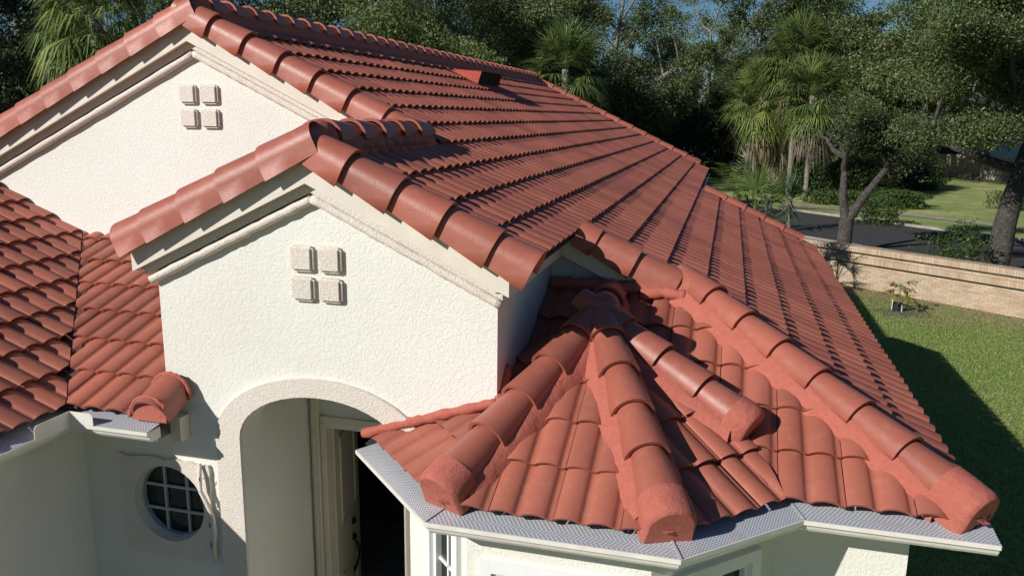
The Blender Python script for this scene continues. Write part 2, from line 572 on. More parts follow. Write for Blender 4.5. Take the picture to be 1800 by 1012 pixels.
SM, XL, YM, SL = 0.385, -1.87, -0.16, 0.48
ZM = -1.62
zM = lambda y, d=0.0: ZM + SM * (y - YM) + d
zL = lambda x, d=0.0: ZM - SL * (x - XL) + d
XVT = XL - (YW - YM) * SM / SL          # valley top
deck_m = deck([(XL, YM + .05, zM(YM, -.08)), (-1.25, YM + .05, zM(YM, -.08)), (-1.25, YW, zM(YW, -.08)), (XVT, YW, zM(YW, -.08))], (0, -SM, 1))
deck_m['label'] = 'small tiled slope between the valley and the entry gable'
LXT = -5.6
deck_l = deck([(XL - .04, -5.0, zL(XL, -.08)), (XL - .04, YM, zL(XL, -.08)), (XVT, YW, zL(XVT, -.08)), (LXT, YW, zL(LXT, -.08)), (LXT, -5.0, zL(LXT, -.08))], (SL, 0, 1))
deck_l['label'] = 'tiled wing slope at the left edge of the picture'
zLT = zL(LXT, -.08)
deck_l2 = deck([(LXT, -5.0, zLT), (LXT, YW, zLT), (LXT - 4, YW, zLT - SL * 4), (LXT - 4, -5.0, zLT - SL * 4)], (-SL, 0, 1))

# ---- two-roll tile
def wave(u):
    p = (u / (TW / 2)) % 1.0
    if p < 0.80:
        return 0.027 * math.sin(math.pi * p / 0.80) ** 0.62
    return -0.002
ROLL_U = [0, .03, .10, .22, .39, .56, .68, .77, .80, .90]
def tile_mesh(e, name='roof_tile'):
    us = [k * TW / 2 + q * TW / 2 for k in range(2) for q in ROLL_U] + [TW - 0.004]
    t = 0.033
    top_v = [0.0, e + 0.05]
    V, F, SM_ = [], [], []
    n = len(us)
    for v in top_v:
        for u in us:
            V.append((u, v, wave(u) + t * (1 - v / e)))
    for i in range(n - 1):
        F.append((i, i + 1, n + i + 1, n + i)); SM_.append(True)
    b = len(V)
    for u in us: V.append((u, 0.0, wave(u) + t))
    for u in us: V.append((u, 0.006, wave(u) + t - 0.021))
    for i in range(n - 1):
        F.append((b + n + i, b + n + i + 1, b + i + 1, b + i)); SM_.append(False)
    # right edge thickness
    c = len(V)
    uE = us[-1]
    V += [(uE, 0, wave(uE) + t), (uE, e, wave(uE)), (uE, e, wave(uE) - .021), (uE, 0, wave(uE) + t - .021)]
    F.append((c, c + 1, c + 2, c + 3)); SM_.append(False)
    me = bpy.data.meshes.new(name)
    me.from_pydata(V, [], F)
    me.polygons.foreach_set('use_smooth', SM_)
    me.materials.append(M_TILE)
    me.update()
    return me
TILE_MESH = {}
def get_tile(e):
    k = round(e, 3)
    if k not in TILE_MESH: TILE_MESH[k] = tile_mesh(e)
    return TILE_MESH[k]

TILES = []        # (parent deck, matrix, mesh, seen)
def lay(parent, O, v, n, e, rows, clips=(), seen=True, u_shift=0.0, stagger=0.0):
    """rows: (row, u_from, u_to); O: lower edge of row 0; clips: (point, normal) keep the side the normal points to"""
    v = Vector(v).normalized(); n = Vector(n).normalized()
    u = v.cross(n)
    O = Vector(O)
    me = get_tile(e)
    R3 = Matrix((u, v, n)).transposed()
    for (j, ua, ub) in rows:
        sh = u_shift + (stagger if j % 2 else 0)
        i0 = math.floor((ua - sh) / TW); i1 = math.ceil((ub - sh) / TW)
        for i in range(i0, i1):
            uu = sh + i * TW
            if uu + TW < ua + .01 or uu > ub - .01: continue
            o = O + u * uu + v * (j * e) + n * random.uniform(-.0025, .0025)
            m = R3.to_4x4(); m.translation = o
            m = m @ Matrix.Rotation(random.uniform(-.004, .004), 4, 'Z') @ Matrix.Rotation(random.uniform(-.004, .004), 4, 'X') @ Matrix.Rotation(random.uniform(-.006, .006), 4, 'Y')
            cl = list(clips)
            if uu < ua - .005: cl.append((O + u * ua, u))
            if uu + TW > ub + .005: cl.append((O + u * ub, -u))
            corners = [m @ Vector(q) for q in ((0, 0, .04), (TW, 0, .04), (0, e, .03), (TW, e, .03))]
            need, out = [], False
            for (p, nn) in cl:
                d = [(c - Vector(p)).dot(Vector(nn)) for c in corners]
                if max(d) <= 0.008: out = True; break
                if min(d) < 0: need.append((p, nn))
            if out: continue
            mesh = me
            if need:
                bm = bmesh.new(); bm.from_mesh(me)
                mi = m.inverted()
                for (p, nn) in need:
                    pl = mi @ Vector(p); nl = (mi.to_3x3() @ Vector(nn)).normalized()
                    bmesh.ops.bisect_plane(bm, geom=list(bm.verts) + list(bm.edges) + list(bm.faces), plane_co=pl, plane_no=nl, clear_inner=True)
                if len(bm.faces) < 2 or sum(f.calc_area() for f in bm.faces) < 0.014:
                    bm.free(); continue
                mesh = bpy.data.meshes.new('roof_tile')
                bm.to_mesh(mesh); bm.free()
                mesh.materials.append(M_TILE)
            TILES.append((parent, m, mesh, seen))

tb = 0.24     # tile base above the fascia line
Pn = (S, 0, 1); Pv = (-1, 0, S)
def prow(k, ya, yb): return (-k, ya, yb)
O_P = (X0, 0, zP(X0, tb))
rows = [(-k, 2.06, YFAR) for k in range(1, 8)]
lay(deck_main, O_P, Pv, Pn, E_SL, rows)
lay(deck_main, O_P, Pv, Pn, E_SL, [(-7, .06, 1.9)], clips=[((0.03, 0, 0), (1, 0, 0))])
lay(deck_main, O_P, Pv, Pn, E_SL, [(-k, .10, YFAR) for k in range(8, 12)])
lay(deck_main, O_P, Pv, Pn, E_SL, [(-k, YC + .10, YFAR) for k in (12, 13)])
lay(deck_main, O_P, Pv, Pn, E_SL, [(-14, YC + .02, YFAR2)], clips=[((4.02, 0, 0), (1, 1, 0))])
lay(deck_main, O_P, Pv, Pn, E_SL, [(-k, -.2, YFAR2) for k in range(15, 20)], clips=[((4.02, 0, 0), (1, 1, 0))])
# hidden west sides
lay(deck_q, (-XE1, 0, zP(XE1, tb)), (1, 0, S), (-S, 0, 1), E_SL, [(j, -YW, -.1) for j in range(4)], seen=False)
lay(deck_w, (-9.0, 0, zP(XR, tb) - S * 6.8), (1, 0, S), (-S, 0, 1), E_SL, [(j, -YFAR, -2.06) for j in range(20)], seen=False)
# hip end facing the viewer
FB = -.03
lay(deck_f, (0, YF, ZE + FB), (0, 1, S), (0, -S, 1), E_SL, [(j, 1.26, 4.2) for j in range(6)],
    clips=[((4.02, 0, 0), (-1, -1, 0)), ((0, YC + .05, 0), (0, -1, 0)), ((1.26, 0, 0), (1, 0, 0))], u_shift=0.07)
# bay roof
def bay(nh, rows, clips, shift=0.0):
    nh = Vector((*nh, 0)).normalized()
    v = Vector((-nh.x, -nh.y, S)); n = Vector((S * nh.x, S * nh.y, 1))
    o = Vector((BC.x, BC.y, 0)) + nh * BR
    o.z = ZE + FB
    lay(deck_bay, o, v, n, E_SL, rows, clips, u_shift=shift)
bay_loop = []
R8 = BR / math.cos(math.pi / 8)
cc = [Vector((BC.x + R8 * math.cos(math.radians(a)), BC.y + R8 * math.sin(math.radians(a)))) for a in (-157.5, -112.5, -67.5, -22.5)]
yv = YF + BR                                    # where the bay ridge dies into the slope behind
V = [(BC.x, BC.y, ZE + S * BR - .11), (BC.x, yv + .1, ZE + S * BR - .11)]
V += [(c.x, c.y, ZE - .11) for c in cc]
V += [(BC.x + BR, yv + .1, ZE - .11), (BC.x - BR, yv + .1, ZE - .11)]
deck_bay = mesh_obj('roof', V, [(0, 3, 4), (0, 2, 3), (0, 4, 5), (0, 5, 6, 1), (0, 1, 7, 2)], M_DARK, house)
deck_bay['label'] = 'many sided tiled roof of the bay'
# the part of the deck inside the entry walls is cut away
bm = bmesh.new(); bm.from_mesh(deck_bay.data)
bm.free()
C3 = (BC.x, BC.y, 0)
def hipn(a, side):            # clip by the vertical plane through the centre along direction a (degrees)
    d = Vector((math.cos(math.radians(a)), math.sin(math.radians(a)), 0))
    return (C3, Vector((-d.y, d.x, 0)) * side)
allr = [(j, -3, 3) for j in range(6)]
bay((0, -1), allr, [hipn(-67.5, -1), hipn(-112.5, 1)], 0.02)
val = lambda nh: ((0, 0, 0), None)
def valley_clip(nh):          # keep where the bay plane lies above the slope behind
    nh = Vector(nh).normalized()
    # ZE + S*(BR - (p-BC).nh) - (ZE + S*(y-YF)) >= 0
    g = Vector((-nh.x, -nh.y - 1, 0))
    c = BR + BC.dot(nh) + YF
    p = g * (-c / g.length_squared)
    return (p, g)
bay((1, -1), allr, [hipn(-67.5, 1), hipn(-24.5, -1), valley_clip((1, -1))], 0.05)
bay((1, 0), allr, [hipn(-24.5, 1), (C3, (1, 0, 0)), valley_clip((1, 0))])
bay((-1, -1), allr, [hipn(-112.5, -1), hipn(-157.5, 1), ((1.246, 0, 0), (1, 0, 0))], 0.11)
bay((-1, -1), allr, [hipn(-112.5, -1), hipn(-157.5, 1), ((1.246, 0, 0), (-1, 0, 0)), ((0, YWALL, 0), (0, -1, 0))], 0.11)
bay((-1, 0), allr, [hipn(-157.5, -1), (C3, (-1, 0, 0)), ((1.255, 0, 0), (1, 0, 0)), valley_clip((-1, 0))])
# small slope beside the entry gable and the wing at the left
KM = math.sqrt(1 + SM * SM); KL = math.sqrt(1 + SL * SL)
vd = Vector((XVT - XL, YW - YM, 0)); vn = Vector((vd.y, -vd.x, 0))
lay(deck_m, (0, YM, ZM + FB), (0, 1, SM), (0, -SM, 1), .378, [(j, -4.0, -1.25) for j in range(7)],
    clips=[((XL + .005, YM, 0), vn), ((0, YW, 0), (0, -1, 0))], u_shift=-0.06)
lay(deck_l, (XL, 0, ZM + FB), (-1, 0, SL), (SL, 0, 1), .335, [(j, -4.9, YW) for j in range(13)],
    clips=[((XL - .005, YM, 0), -vn), ((0, YW, 0), (0, -1, 0))], u_shift=0.10)
lay(deck_l2, (LXT - 4, 0, zLT - SL * 4 + .05), (1, 0, SL), (-SL, 0, 1), E_SL, [(j, -YW, 4.9) for j in range(12)], seen=False)

# the 300 tiles that show largest are objects, the others joined
def px(p):
    d = Vector(p) - CAMP
    z = d.dot(fw)
    return (900 + 1420.7 * d.dot(rx) / z, 506 - 1420.7 * d.dot(ux) / z, z)
scored = []
for k, (par, m, me, seen) in enumerate(TILES):
    a, b, c = (px(m @ Vector(q)) for q in ((0, 0, 0), (TW, 0, 0), (0, E_SL, 0)))
    area = abs((b[0] - a[0]) * (c[1] - a[1]) - (b[1] - a[1]) * (c[0] - a[0]))
    mid = px(m @ Vector((TW / 2, E_SL / 2, 0)))
    ok = seen and -20 < mid[0] < 1820 and -20 < mid[1] < 1032 and a[2] > 1
    if len(me.polygons) < 25: area *= .6
    w3 = m @ Vector((TW / 2, E_SL / 2, 0))
    if par is deck_f and 1.2 < w3.x < 2.9 and w3.y < 1.0: ok = False     # under the bay roof
    scored.append((area if ok else -1, k))
scored.sort(reverse=True)
single = {k for s_, k in scored[:300] if s_ > 0}
rest = {}
for k, (par, m, me, seen) in enumerate(TILES):
    if k in single:
        o = bpy.data.objects.new('roof_tile', me)
        o.matrix_basis = m
        link(o, par)
    else:
        rest.setdefault('field', []).append((m, me))
V, F, SMO = [], [], []
for m, me in rest['field']:
    b = len(V)
    V += [tuple(m @ v.co) for v in me.vertices]
    for p in me.polygons:
        F.append(tuple(b + i for i in p.vertices)); SMO.append(p.use_smooth)
field = mesh_obj('roof_tile_field', V, F, M_TILE, house)
field.data.polygons.foreach_set('use_smooth', SMO)
field['kind'] = 'stuff'

# ---- barrel tiles: ridge, hip and rake
def barrel_mesh(name, prof, L, s_low, s_up, thick=0.016):
    """open barrel: prof is the outer (y, z) section at its lower end; scaled s_up at the upper end"""
    V, F, SMO = [], [], []
    n = len(prof)
    st = [(0.0, s_low), (L * .5, (s_low + s_up) / 2), (L, s_up)]
    for x, s in st:
        for (y, z) in prof: V.append((x, y * s, z * s))
    for k in range(len(st) - 1):
        for i in range(n - 1):
            F.append((k * n + i, (k + 1) * n + i, (k + 1) * n + i + 1, k * n + i + 1)); SMO.append(True)
    b = len(V)
    inner = []
    for i, (y, z) in enumerate(prof):
        r = math.hypot(y, z) or 1
        inner.append((y * (1 - thick / r), z * (1 - thick / r)))
    for (y, z) in prof: V.append((0, y * s_low, z * s_low))
    for (y, z) in inner: V.append((0.002, y * s_low, z * s_low))
    for (y, z) in inner: V.append((L * .6, y * s_up * .98, z * s_up * .98))
    for i in range(n - 1):
        F.append((b + i, b + i + 1, b + n + i + 1, b + n + i)); SMO.append(False)
        F.append((b + n + i, b + n + i + 1, b + 2 * n + i + 1, b + 2 * n + i)); SMO.append(True)
    for i in (0, n - 1):      # long edges
        F.append((i, 2 * n + i, b + 2 * n + i, b + n + i)); SMO.append(False)
    me = bpy.data.meshes.new(name)
    me.from_pydata(V, [], F)
    me.polygons.foreach_set('use_smooth', SMO)
    me.materials.append(M_RIDGE)
    me.update()
    return me
arc = lambda a0, a1, n, r=1.0: [(r * math.sin(math.radians(a0 + (a1 - a0) * i / n)), r * math.cos(math.radians(a0 + (a1 - a0) * i / n))) for i in range(n + 1)]
RIDGE_ME = barrel_mesh('ridge_tile', arc(-92, 92, 16, 0.136), 0.415, 1.0, 0.72, .021)
HIP_ME = barrel_mesh('hip_tile', arc(-92, 92, 16, 0.138), 0.415, 1.0, 0.72, .021)
rk = [(-0.138, -0.105)] + [(y, z) for y, z in arc(-88, 92, 14, 0.138)] + [(0.136, -0.05)]
RAKE_L = barrel_mesh('rake_tile', rk, 0.41, 1.0, 0.85, .018)
RAKE_R = barrel_mesh('rake_tile', [(-y, z) for y, z in reversed(rk)], 0.41, 1.02, 0.74, .022)

def put(me, name, P, a, up, parent, roll=0.0):
    a = Vector(a).normalized(); up = Vector(up)
    z = (up - a * up.dot(a)).normalized(); y = z.cross(a)
    m = Matrix((a, y, z)).transposed().to_4x4()
    m.translation = P
    m = m @ Matrix.Rotation(roll + random.uniform(-.012, .012), 4, 'X') @ Matrix.Rotation(random.uniform(-.006, .006), 4, 'Z')
    o = bpy.data.objects.new(name, me)
    o.matrix_basis = m
    return link(o, parent)

def nails(parent, pts):
    """small fixing heads on the rake tiles"""
    V, F = [], []
    for p, n in pts:
        p = Vector(p); n = Vector(n).normalized(); a = n.orthogonal().normalized(); b = n.cross(a)
        k = len(V)
        for q in range(5):
            t = 2 * math.pi * q / 5
            V.append(tuple(p + (a * math.cos(t) + b * math.sin(t)) * .006))
        V.append(tuple(p + n * .006))
        F += [(k + q, k + (q + 1) % 5, k + 5) for q in range(5)]
    o = mesh_obj('fixing_nails', V, F, M_FASCIA, parent)
    o['kind'] = 'stuff'

def rake(ends, x_of, sgn, y, zfun, parent, outer=-1, w=0.235, apex=None):
    """ends: x of each lower end going down; sgn +1 falls to +x; outer -1: fascia side towards -y"""
    nl = []
    for x in ends:
        P = Vector((x, y, zfun(x) + w))
        a = Vector((-sgn, 0, S)); up = Vector((sgn * S, 0, 1))
        me = (RAKE_R if sgn > 0 else RAKE_L) if outer < 0 else (RAKE_L if sgn > 0 else RAKE_R)
        put(me, 'rake_tile', P, a, up, parent)
        c = P + a.normalized() * .07
        if outer < 0:
            nl.append((c + Vector((0, -.118, -.02)), (0, -1, .1)))
    if nl: nails(parent, nl)
zright = lambda x: zP(x)
zleft = lambda x: zP(-x)
zbl = lambda x: zP(XR) - S * (XR - x)
YR = 0.05
rake([0.30, 0.625, 0.93, 1.25, 1.50], None, 1, YR, zright, deck_main)
rake([-0.27, -0.58, -0.88, -1.19, -1.42], None, -1, YR, zleft, deck_q)
rake([-1.93, -1.60, -1.265, -0.94, -0.615, -0.29, -0.03], None, 1, YB + YR, zright, deck_main)
rake([-2.45 - .328 * i for i in range(14)], None, -1, YB + YR, zbl, deck_w)
rk_s = barrel_mesh('rake_tile', [(-y, z) for y, z in reversed(rk)], 0.17, 0.93, 0.85, .018)
put(rk_s, 'rake_tile', Vector((1.62, YC + YR, zright(1.62) + .235)), (-1, 0, S), (S, 0, 1), deck_main)
rake([1.93, 2.26, 2.50], None, 1, YC + YR, zright, deck_main)
rake([X0 + EX * k + .1 for k in range(0, 13)], None, 1, YFAR - .05, zright, deck_main, outer=1)
rake([X0 + EX * k + .1 for k in range(14, 19)], None, 1, YFAR2 - .05, zright, deck_main, outer=1)

def barrel_run(P0, P1, me, name, parent, step=E_SL, start=0.0, up=(0, 0, 1), keep_end=0.12):
    P0 = Vector(P0); P1 = Vector(P1)
    L = (P1 - P0).length; a = (P1 - P0) / L
    t = start
    out = []
    while t < L - keep_end:
        out.append(put(me, name, P0 + a * t, a, up, parent))
        t += step
    return out
# main ridge and front gable ridge: thick ends face the viewer
zr = zP(XR, tb) + .05
barrel_run((XR, YB + .26, zr), (XR, YFAR, zr), RIDGE_ME, 'ridge_tile', deck_main, step=0.362)
zr0 = tb + .03
barrel_run((0, .28, zr0), (0, 2.0, zr0), RIDGE_ME, 'ridge_tile', deck_main, step=0.362, keep_end=.2)
# hips
HR = .055
hipP0 = Vector((4.00, 0.03, ZE + HR)); hipP1 = Vector((2.36, 1.66, zF(1.66) + HR))
barrel_run(hipP0 + (hipP1 - hipP0).normalized() * .06, hipP1, HIP_ME, 'hip_tile', deck_main, step=.352)
apex = Vector((BC.x, BC.y, ZE + S * BR + HR))
hA0 = Vector((1.135, -.655, ZE + HR)); hB0 = Vector((2.415, -.66, ZE + HR)); hC0 = Vector((2.84, .325, zF(.325) + HR + .01))
for p0 in (hA0, hB0):
    barrel_run(p0 + (apex - p0).normalized() * .10, apex, HIP_ME, 'hip_tile', deck_bay, step=.345, keep_end=.16)
barrel_run(hC0 + (apex - hC0).normalized() * .05, apex, HIP_ME, 'hip_tile', deck_bay, step=.335, keep_end=.16)
barrel_run((BC.x, BC.y + .02, apex.z), (BC.x, yv + .04, apex.z), RIDGE_ME, 'ridge_tile', deck_bay, step=.33)

# ---- mortar
def mortar_bed(P0, P1, sides, parent, half=0.095, reach=0.165, axis_drop=0.0, seed=0, bulge=0.0):
    """lumpy mortar filling from under a barrel run down to the slopes on its sides; sides: list of (sideways unit, fall per metre)"""
    rnd = random.Random(seed)
    P0 = Vector(P0); P1 = Vector(P1); L = (P1 - P0).length; a = (P1 - P0) / L
    V, F = [], []
    n = max(4, int(L / .045))
    for (sd, fall) in sides:
        sd = Vector(sd).normalized()
        b = len(V)
        for i in range(n + 1):
            p = P0 + a * (L * i / n)
            w = .5
            e = reach + .040 * (w - .5) + rnd.uniform(-.006, .006)
            zin = rnd.uniform(-.002, .002)
            V.append(tuple(p + sd * (half - .03) + Vector((0, 0, .035 + zin))))
            V.append(tuple(p + sd * (half + .012 + rnd.uniform(-.004, .004)) + Vector((0, 0, .012 + zin))))
            V.append(tuple(p + sd * ((half + e) / 2 + .012) + Vector((0, 0, -fall * ((half + e) / 2) * .80 + .004 + bulge + rnd.uniform(-.003, .003)))))
            V.append(tuple(p + sd * e + Vector((0, 0, -HR - fall * e + .046))))
            V.append(tuple(p + sd * (e + .03) + Vector((0, 0, -HR - fall * e - .02))))
        for i in range(n):
            for j in range(4):
                F.append((b + i * 5 + j, b + (i + 1) * 5 + j, b + (i + 1) * 5 + j + 1, b + i * 5 + j + 1))
    return mesh_obj('mortar_bed', V, F, M_MORTAR, parent, smooth=True)

def lump(P, size, parent, seed=0, rot=0.0, mat=None):
    rnd = random.Random(seed)
    bm = bmesh.new()
    bmesh.ops.create_icosphere(bm, subdivisions=3, radius=1.0)
    for v in bm.verts:
        f = 1 + rnd.uniform(-.012, .012)
        v.co = Vector((v.co.x * size[0] * f, v.co.y * size[1] * f, v.co.z * size[2] * f))
    bmesh.ops.rotate(bm, verts=bm.verts, cent=(0, 0, 0), matrix=Matrix.Rotation(rot, 3, 'Z'))
    bmesh.ops.translate(bm, verts=bm.verts, vec=P)
    return bm_obj('mortar_lump', bm, mat or M_MORTAR, parent, smooth=True)

def end_cap(P, a, parent, r=0.134, back=.13, fwd=.05, drop=.10, seed=1, chamfer=.045):
    """plug of mortar closing the lower end of a hip; a points up the hip"""
    rnd = random.Random(seed)
    a = Vector(a).normalized(); up = Vector((0, 0, 1)); z = (up - a * up.dot(a)).normalized(); y = z.cross(a)
    P = Vector(P)
    sec = [(-r - .014, -drop)] + [(-r - .010, -.02)] + [(s_ * (1.05), c_ * 1.0) for s_, c_ in arc(-80, 80, 10, r + .004)] + [(r + .010, -.02), (r + .014, -drop)]
    rings = [(back, 1.01), (fwd * .2 + .02, 1.03), (-fwd + chamfer * .5, 1.01), (-fwd, .965), (-fwd - chamfer * .3, .88), (-fwd - chamfer * .36, .84)]
    V, F = [], []
    n = len(sec)
    for t, s in rings:
        for (yy, zz) in sec:
            j = rnd.uniform(-.0012, .0012)
            V.append(tuple(P + a * t + y * (yy * (s if zz > -.05 else max(s, .9)) + j) + z * (zz * (s if zz > 0 else 1) + j)))
    for k in range(len(rings) - 1):
        for i in range(n - 1):
            F.append((k * n + i, k * n + i + 1, (k + 1) * n + i + 1, (k + 1) * n + i))
    last = (len(rings) - 1) * n
    F.append(tuple(range(last, last + n)))
    o = mesh_obj('mortar_cap', V, F, M_MORTAR, parent, smooth=True)
    o.data.polygons[-1].use_smooth = False
    return o

ad = (hipP1 - hipP0).normalized()
mortar_bed(hipP0 + ad * .09, hipP1, [((-.7071, -.7071, 0), S * .7071), ((.7071, .7071, 0), S * .7071)], deck_main, seed=3, reach=.168)
end_cap(hipP0 + ad * .02, ad, deck_main, fwd=.10, drop=.12, seed=2)
for p0, sd, nm in ((hA0, 1, 0), (hB0, 2, 1), (hC0, 3, 2)):
    a = (apex - p0).normalized()
    side = Vector((a.y, -a.x, 0)).normalized()
    q1 = apex - a * .12
    mortar_bed(p0 + a * .08, q1, [(side, S * .39), (-side, S * .39)], deck_bay, seed=10 + sd, reach=.165 if nm < 2 else .175)
    end_cap(p0 + a * .02, a, deck_bay, fwd=(.03, .04, .01)[nm], drop=.11, seed=20 + sd)
lump(apex + Vector((0, .0, -.02)), (.15, .15, .135), deck_bay, 5)
lump((0, YR, .232), (.124, .122, .130), deck_main, 6, mat=M_RIDGE)
lump((0, .19, tb + .015), (.132, .17, .145), deck_main, 61)
lump((XR, YB + YR, zP(XR, .232)), (.124, .122, .130), deck_main, 7, mat=M_RIDGE)
lump((XR, YB + .19, zP(XR, tb) + .03), (.132, .17, .145), deck_main, 71)
lump((2.42, 1.60, zF(1.60) + .07), (.13, .12, .075), deck_main, 8)
for yy in (0.0, ):
    mortar_bed((0, .15, tb + .03), (0, 2.0, tb + .03), [((1, 0, 0), S), ((-1, 0, 0), S)], deck_main, seed=31, reach=.17)
mortar_bed((XR, YB + .1, zr), (XR, YFAR - .05, zr), [((1, 0, 0), S), ((-1, 0, 0), S)], deck_main, seed=32, reach=.16, half=.1)
mortar_bed((BC.x, BC.y + .1, apex.z), (BC.x, yv, apex.z), [((1, 0, 0), S), ((-1, 0, 0), S)], deck_bay, seed=33)

def bead(pts, r, parent, seed=0, flat=0.6):
    """irregular line of mortar along a junction"""
    rnd = random.Random(seed)
    P = []
    for a, b in zip(pts[:-1], pts[1:]):
        a = Vector(a); b = Vector(b); n = max(2, int((b - a).length / .035))
        P += [a.lerp(b, i / n) for i in range(n)]
    P.append(Vector(pts[-1]))
    P = [jitter(p, .004) for p in P]
    V, F = [], []
    tube_geo(V, F, P, [r * rnd.uniform(.85, 1.15) for _ in P], 8)
    return mesh_obj('mortar_bead', V, F, M_MORTAR, parent, smooth=True)
nl = Vector((-.7071, -.7071))
bl = lambda x, y: (x, y, zB((x, y), nl, .035))
bead([bl(.31, .095), bl(.55, .10), bl(.85, .10), bl(1.10, .10), bl(1.25, .10)], .034, deck_bay, 1)
bead([bl(1.255, .10), bl(1.262, .22), (1.262, .34, zB((1.26, .34), (-1, 0), .03))], .03, deck_bay, 2)
bead([(1.27, YC - .0, zF(YC, .02)), (1.7, YC - .01, zF(YC, .025)), (2.1, YC - .02, zF(YC, .02)), (2.32, YC - .02, zF(YC, .05))], .05, deck_f, 3)
bead([(1.7, yv + .02, zF(yv, .05)), (1.78, yv + .05, zF(yv, .16)), (1.88, yv + .02, zF(yv, .05))], .035, deck_bay, 4)
bead([(2.0, YC - .10, zF(YC - .1, .03)), (2.16, YC - .08, zF(YC - .08, .05)), (2.34, YC - .10, zF(YC - .1, .05))], .045, deck_f, 9)

# barrel end tile closing the small slope beside the entry wall
P = Vector((-1.165, YM - .015, ZM - .015)); a = Vector((0, 1, SM)).normalized()
CAP_ME = barrel_mesh('barrel_end_tile', arc(-102, 102, 16, 0.146), 0.30, 1.0, 1.0)
put(CAP_ME, 'barrel_end_tile', P + Vector((0, 0, .0)), a, (0, 0, 1), deck_m)
ring = [P + Vector((s_ * 1.03, 0, c_ * 1.03)) + Vector((0, -.004, 0)) for s_, c_ in arc(-92, 60, 12, .150)]
bead([tuple(q) for q in ring], .012, deck_m, 5)
ring = [P + a * .25 + Vector((s_, 0, c_)) for s_, c_ in arc(-80, 96, 12, .158)]
bead([tuple(q) for q in ring], .014, deck_m, 6)
bm = bmesh.new()
add_prism(bm, [tuple(P + a * -.004 + Vector((s_, 0, c_))) for s_, c_ in arc(-100, 100, 14, .138)], tuple(a * .05))
bm_obj('mortar_plug', bm, M_MORTAR, deck_m)
# valley flashing between the two slopes
prism('valley_flashing', [(XL - .09, YM, ZM - .012), (XL + .09, YM, ZM - .012), (XVT + .09, YW, zM(YW) - .012), (XVT - .09, YW, zM(YW) - .012)], (0, 0, -.01), paint('valley_metal', (.11, .045, .033), .6, .1), house)

# ---- roof vent on the main slope
V = []
vx0, vx1, ya, yb = -1.74, -1.29, 7.80, 9.0
def vp(x, y, h): return (x + S * h / K, y, zP(x, tb + .035) + h)
V = [vp(vx0, ya, .0), vp(vx0, yb, .0), vp(vx1, ya, 0), vp(vx1, yb, 0), vp(vx0 + .05, ya + .03, .05), vp(vx0 + .05, yb - .03, .05),
     vp(vx1 - .02, ya + .02, .20), vp(vx1 - .02, yb - .02, .20)]
vent = mesh_obj('roof_vent', V, [(0, 4, 6, 2), (1, 3, 7, 5), (4, 5, 7, 6), (0, 1, 5, 4)], M_VENT, house)
vent['label'] = 'red metal roof vent, open towards the eave'
mesh_obj('vent_mouth', [vp(vx1 - .06, ya + .02, 0), vp(vx1 - .06, yb - .02, 0), vp(vx1 - .06, yb - .03, .19), vp(vx1 - .06, ya + .03, .19)], [(0, 1, 2, 3)], M_DARK, vent)  # dark sheet imitating the shade inside the vent opening
V = [vp(vx0 - .15, ya - .14, .012), vp(vx1 + .02, ya - .10, .012), vp(vx1 + .02, ya, .018), vp(vx0, ya, .018)]
mesh_obj('vent_flange', V, [(0, 1, 2, 3)], M_VENT, vent)

# ---- fascias, soffits, mouldings
def gable_board(xa, xb, zf, y0, y1, w0, w1, mat, name, par=None):
    pts = [(xa, y0, zf(xa) + w0), (xb, y0, zf(xb) + w0), (xb, y0, zf(xb) + w1), (xa, y0, zf(xa) + w1)]
    return prism(name, pts, (0, y1 - y0, 0), mat, par or house, bevel=0)
for sg, zf in ((1, zright), (-1, zleft)):
    gable_board(0, sg * WF, zf, 0.0, 0.035, 0, 0.19, M_FASCIA, 'fascia')
    gable_board(0, sg * (WF - .01), zf, 0.035, YWALL + .02, 0.012, 0.04, M_FASCIA, 'soffit')
    a = 0.0
    f1 = gable_board(0, sg * (WF - .055), zf, YWALL - .062, YWALL, -.060, 0.010, M_ROUGH, 'moulding')
    V, F = [], []
    pts = [(sg * t, YWALL - .028, zf(t * sg) - .105) for t in np.linspace(0.0, WF - .075, 34)]
    tube_geo(V, F, [Vector(p) + Vector((0, random.uniform(-.002, .002), random.uniform(-.003, .003))) for p in pts], [.034 * random.uniform(.92, 1.08) for _ in pts], 8)
    mesh_obj('moulding', V, F, M_ROUGH, house, smooth=True)
for (xa, xb, zf) in ((XR, -.02, zright), (XR, -8.6, zbl)):
    gable_board(xa, xb, zf, YB, YB + .035, 0, 0.19, M_FASCIA, 'fascia')
    gable_board(xa, xb, zf, YB + .035, YW + .02, 0.012, 0.04, M_FASCIA, 'soffit')
    gable_board(xa, xb, zf, YW - .062, YW, -.060, 0.010, M_ROUGH, 'moulding')
    V, F = [], []
    sg = 1 if xb > xa else -1
    pts = [(xa + sg * t, YW - .028, zf(xa + sg * t) - .105) for t in np.linspace(0, abs(xb - xa), 60)]
    tube_geo(V, F, pts, [.034 * random.uniform(.92, 1.08) for _ in pts], 8)
    mesh_obj('moulding', V, F, M_ROUGH, house, smooth=True)
# short eave of the front gable and gablet rake board
box('fascia', (WF - .033, .037, zP(WF) + .0), (WF, YC + .03, zP(WF) + .15), M_FASCIA, house)
box('soffit', (1.24, .04, zP(WF) + .02), (WF - .034, YC + .1, zP(WF) + .045), M_FASCIA, house)
gable_board(WF + .002, 2.45, zright, YC, YC + .035, 0.0, 0.19, M_FASCIA, 'fascia')
# left return of the front gable
box('fascia', (-WF, .037, zP(WF)), (-WF + .033, YW, zP(WF) + .15), M_FASCIA, house)
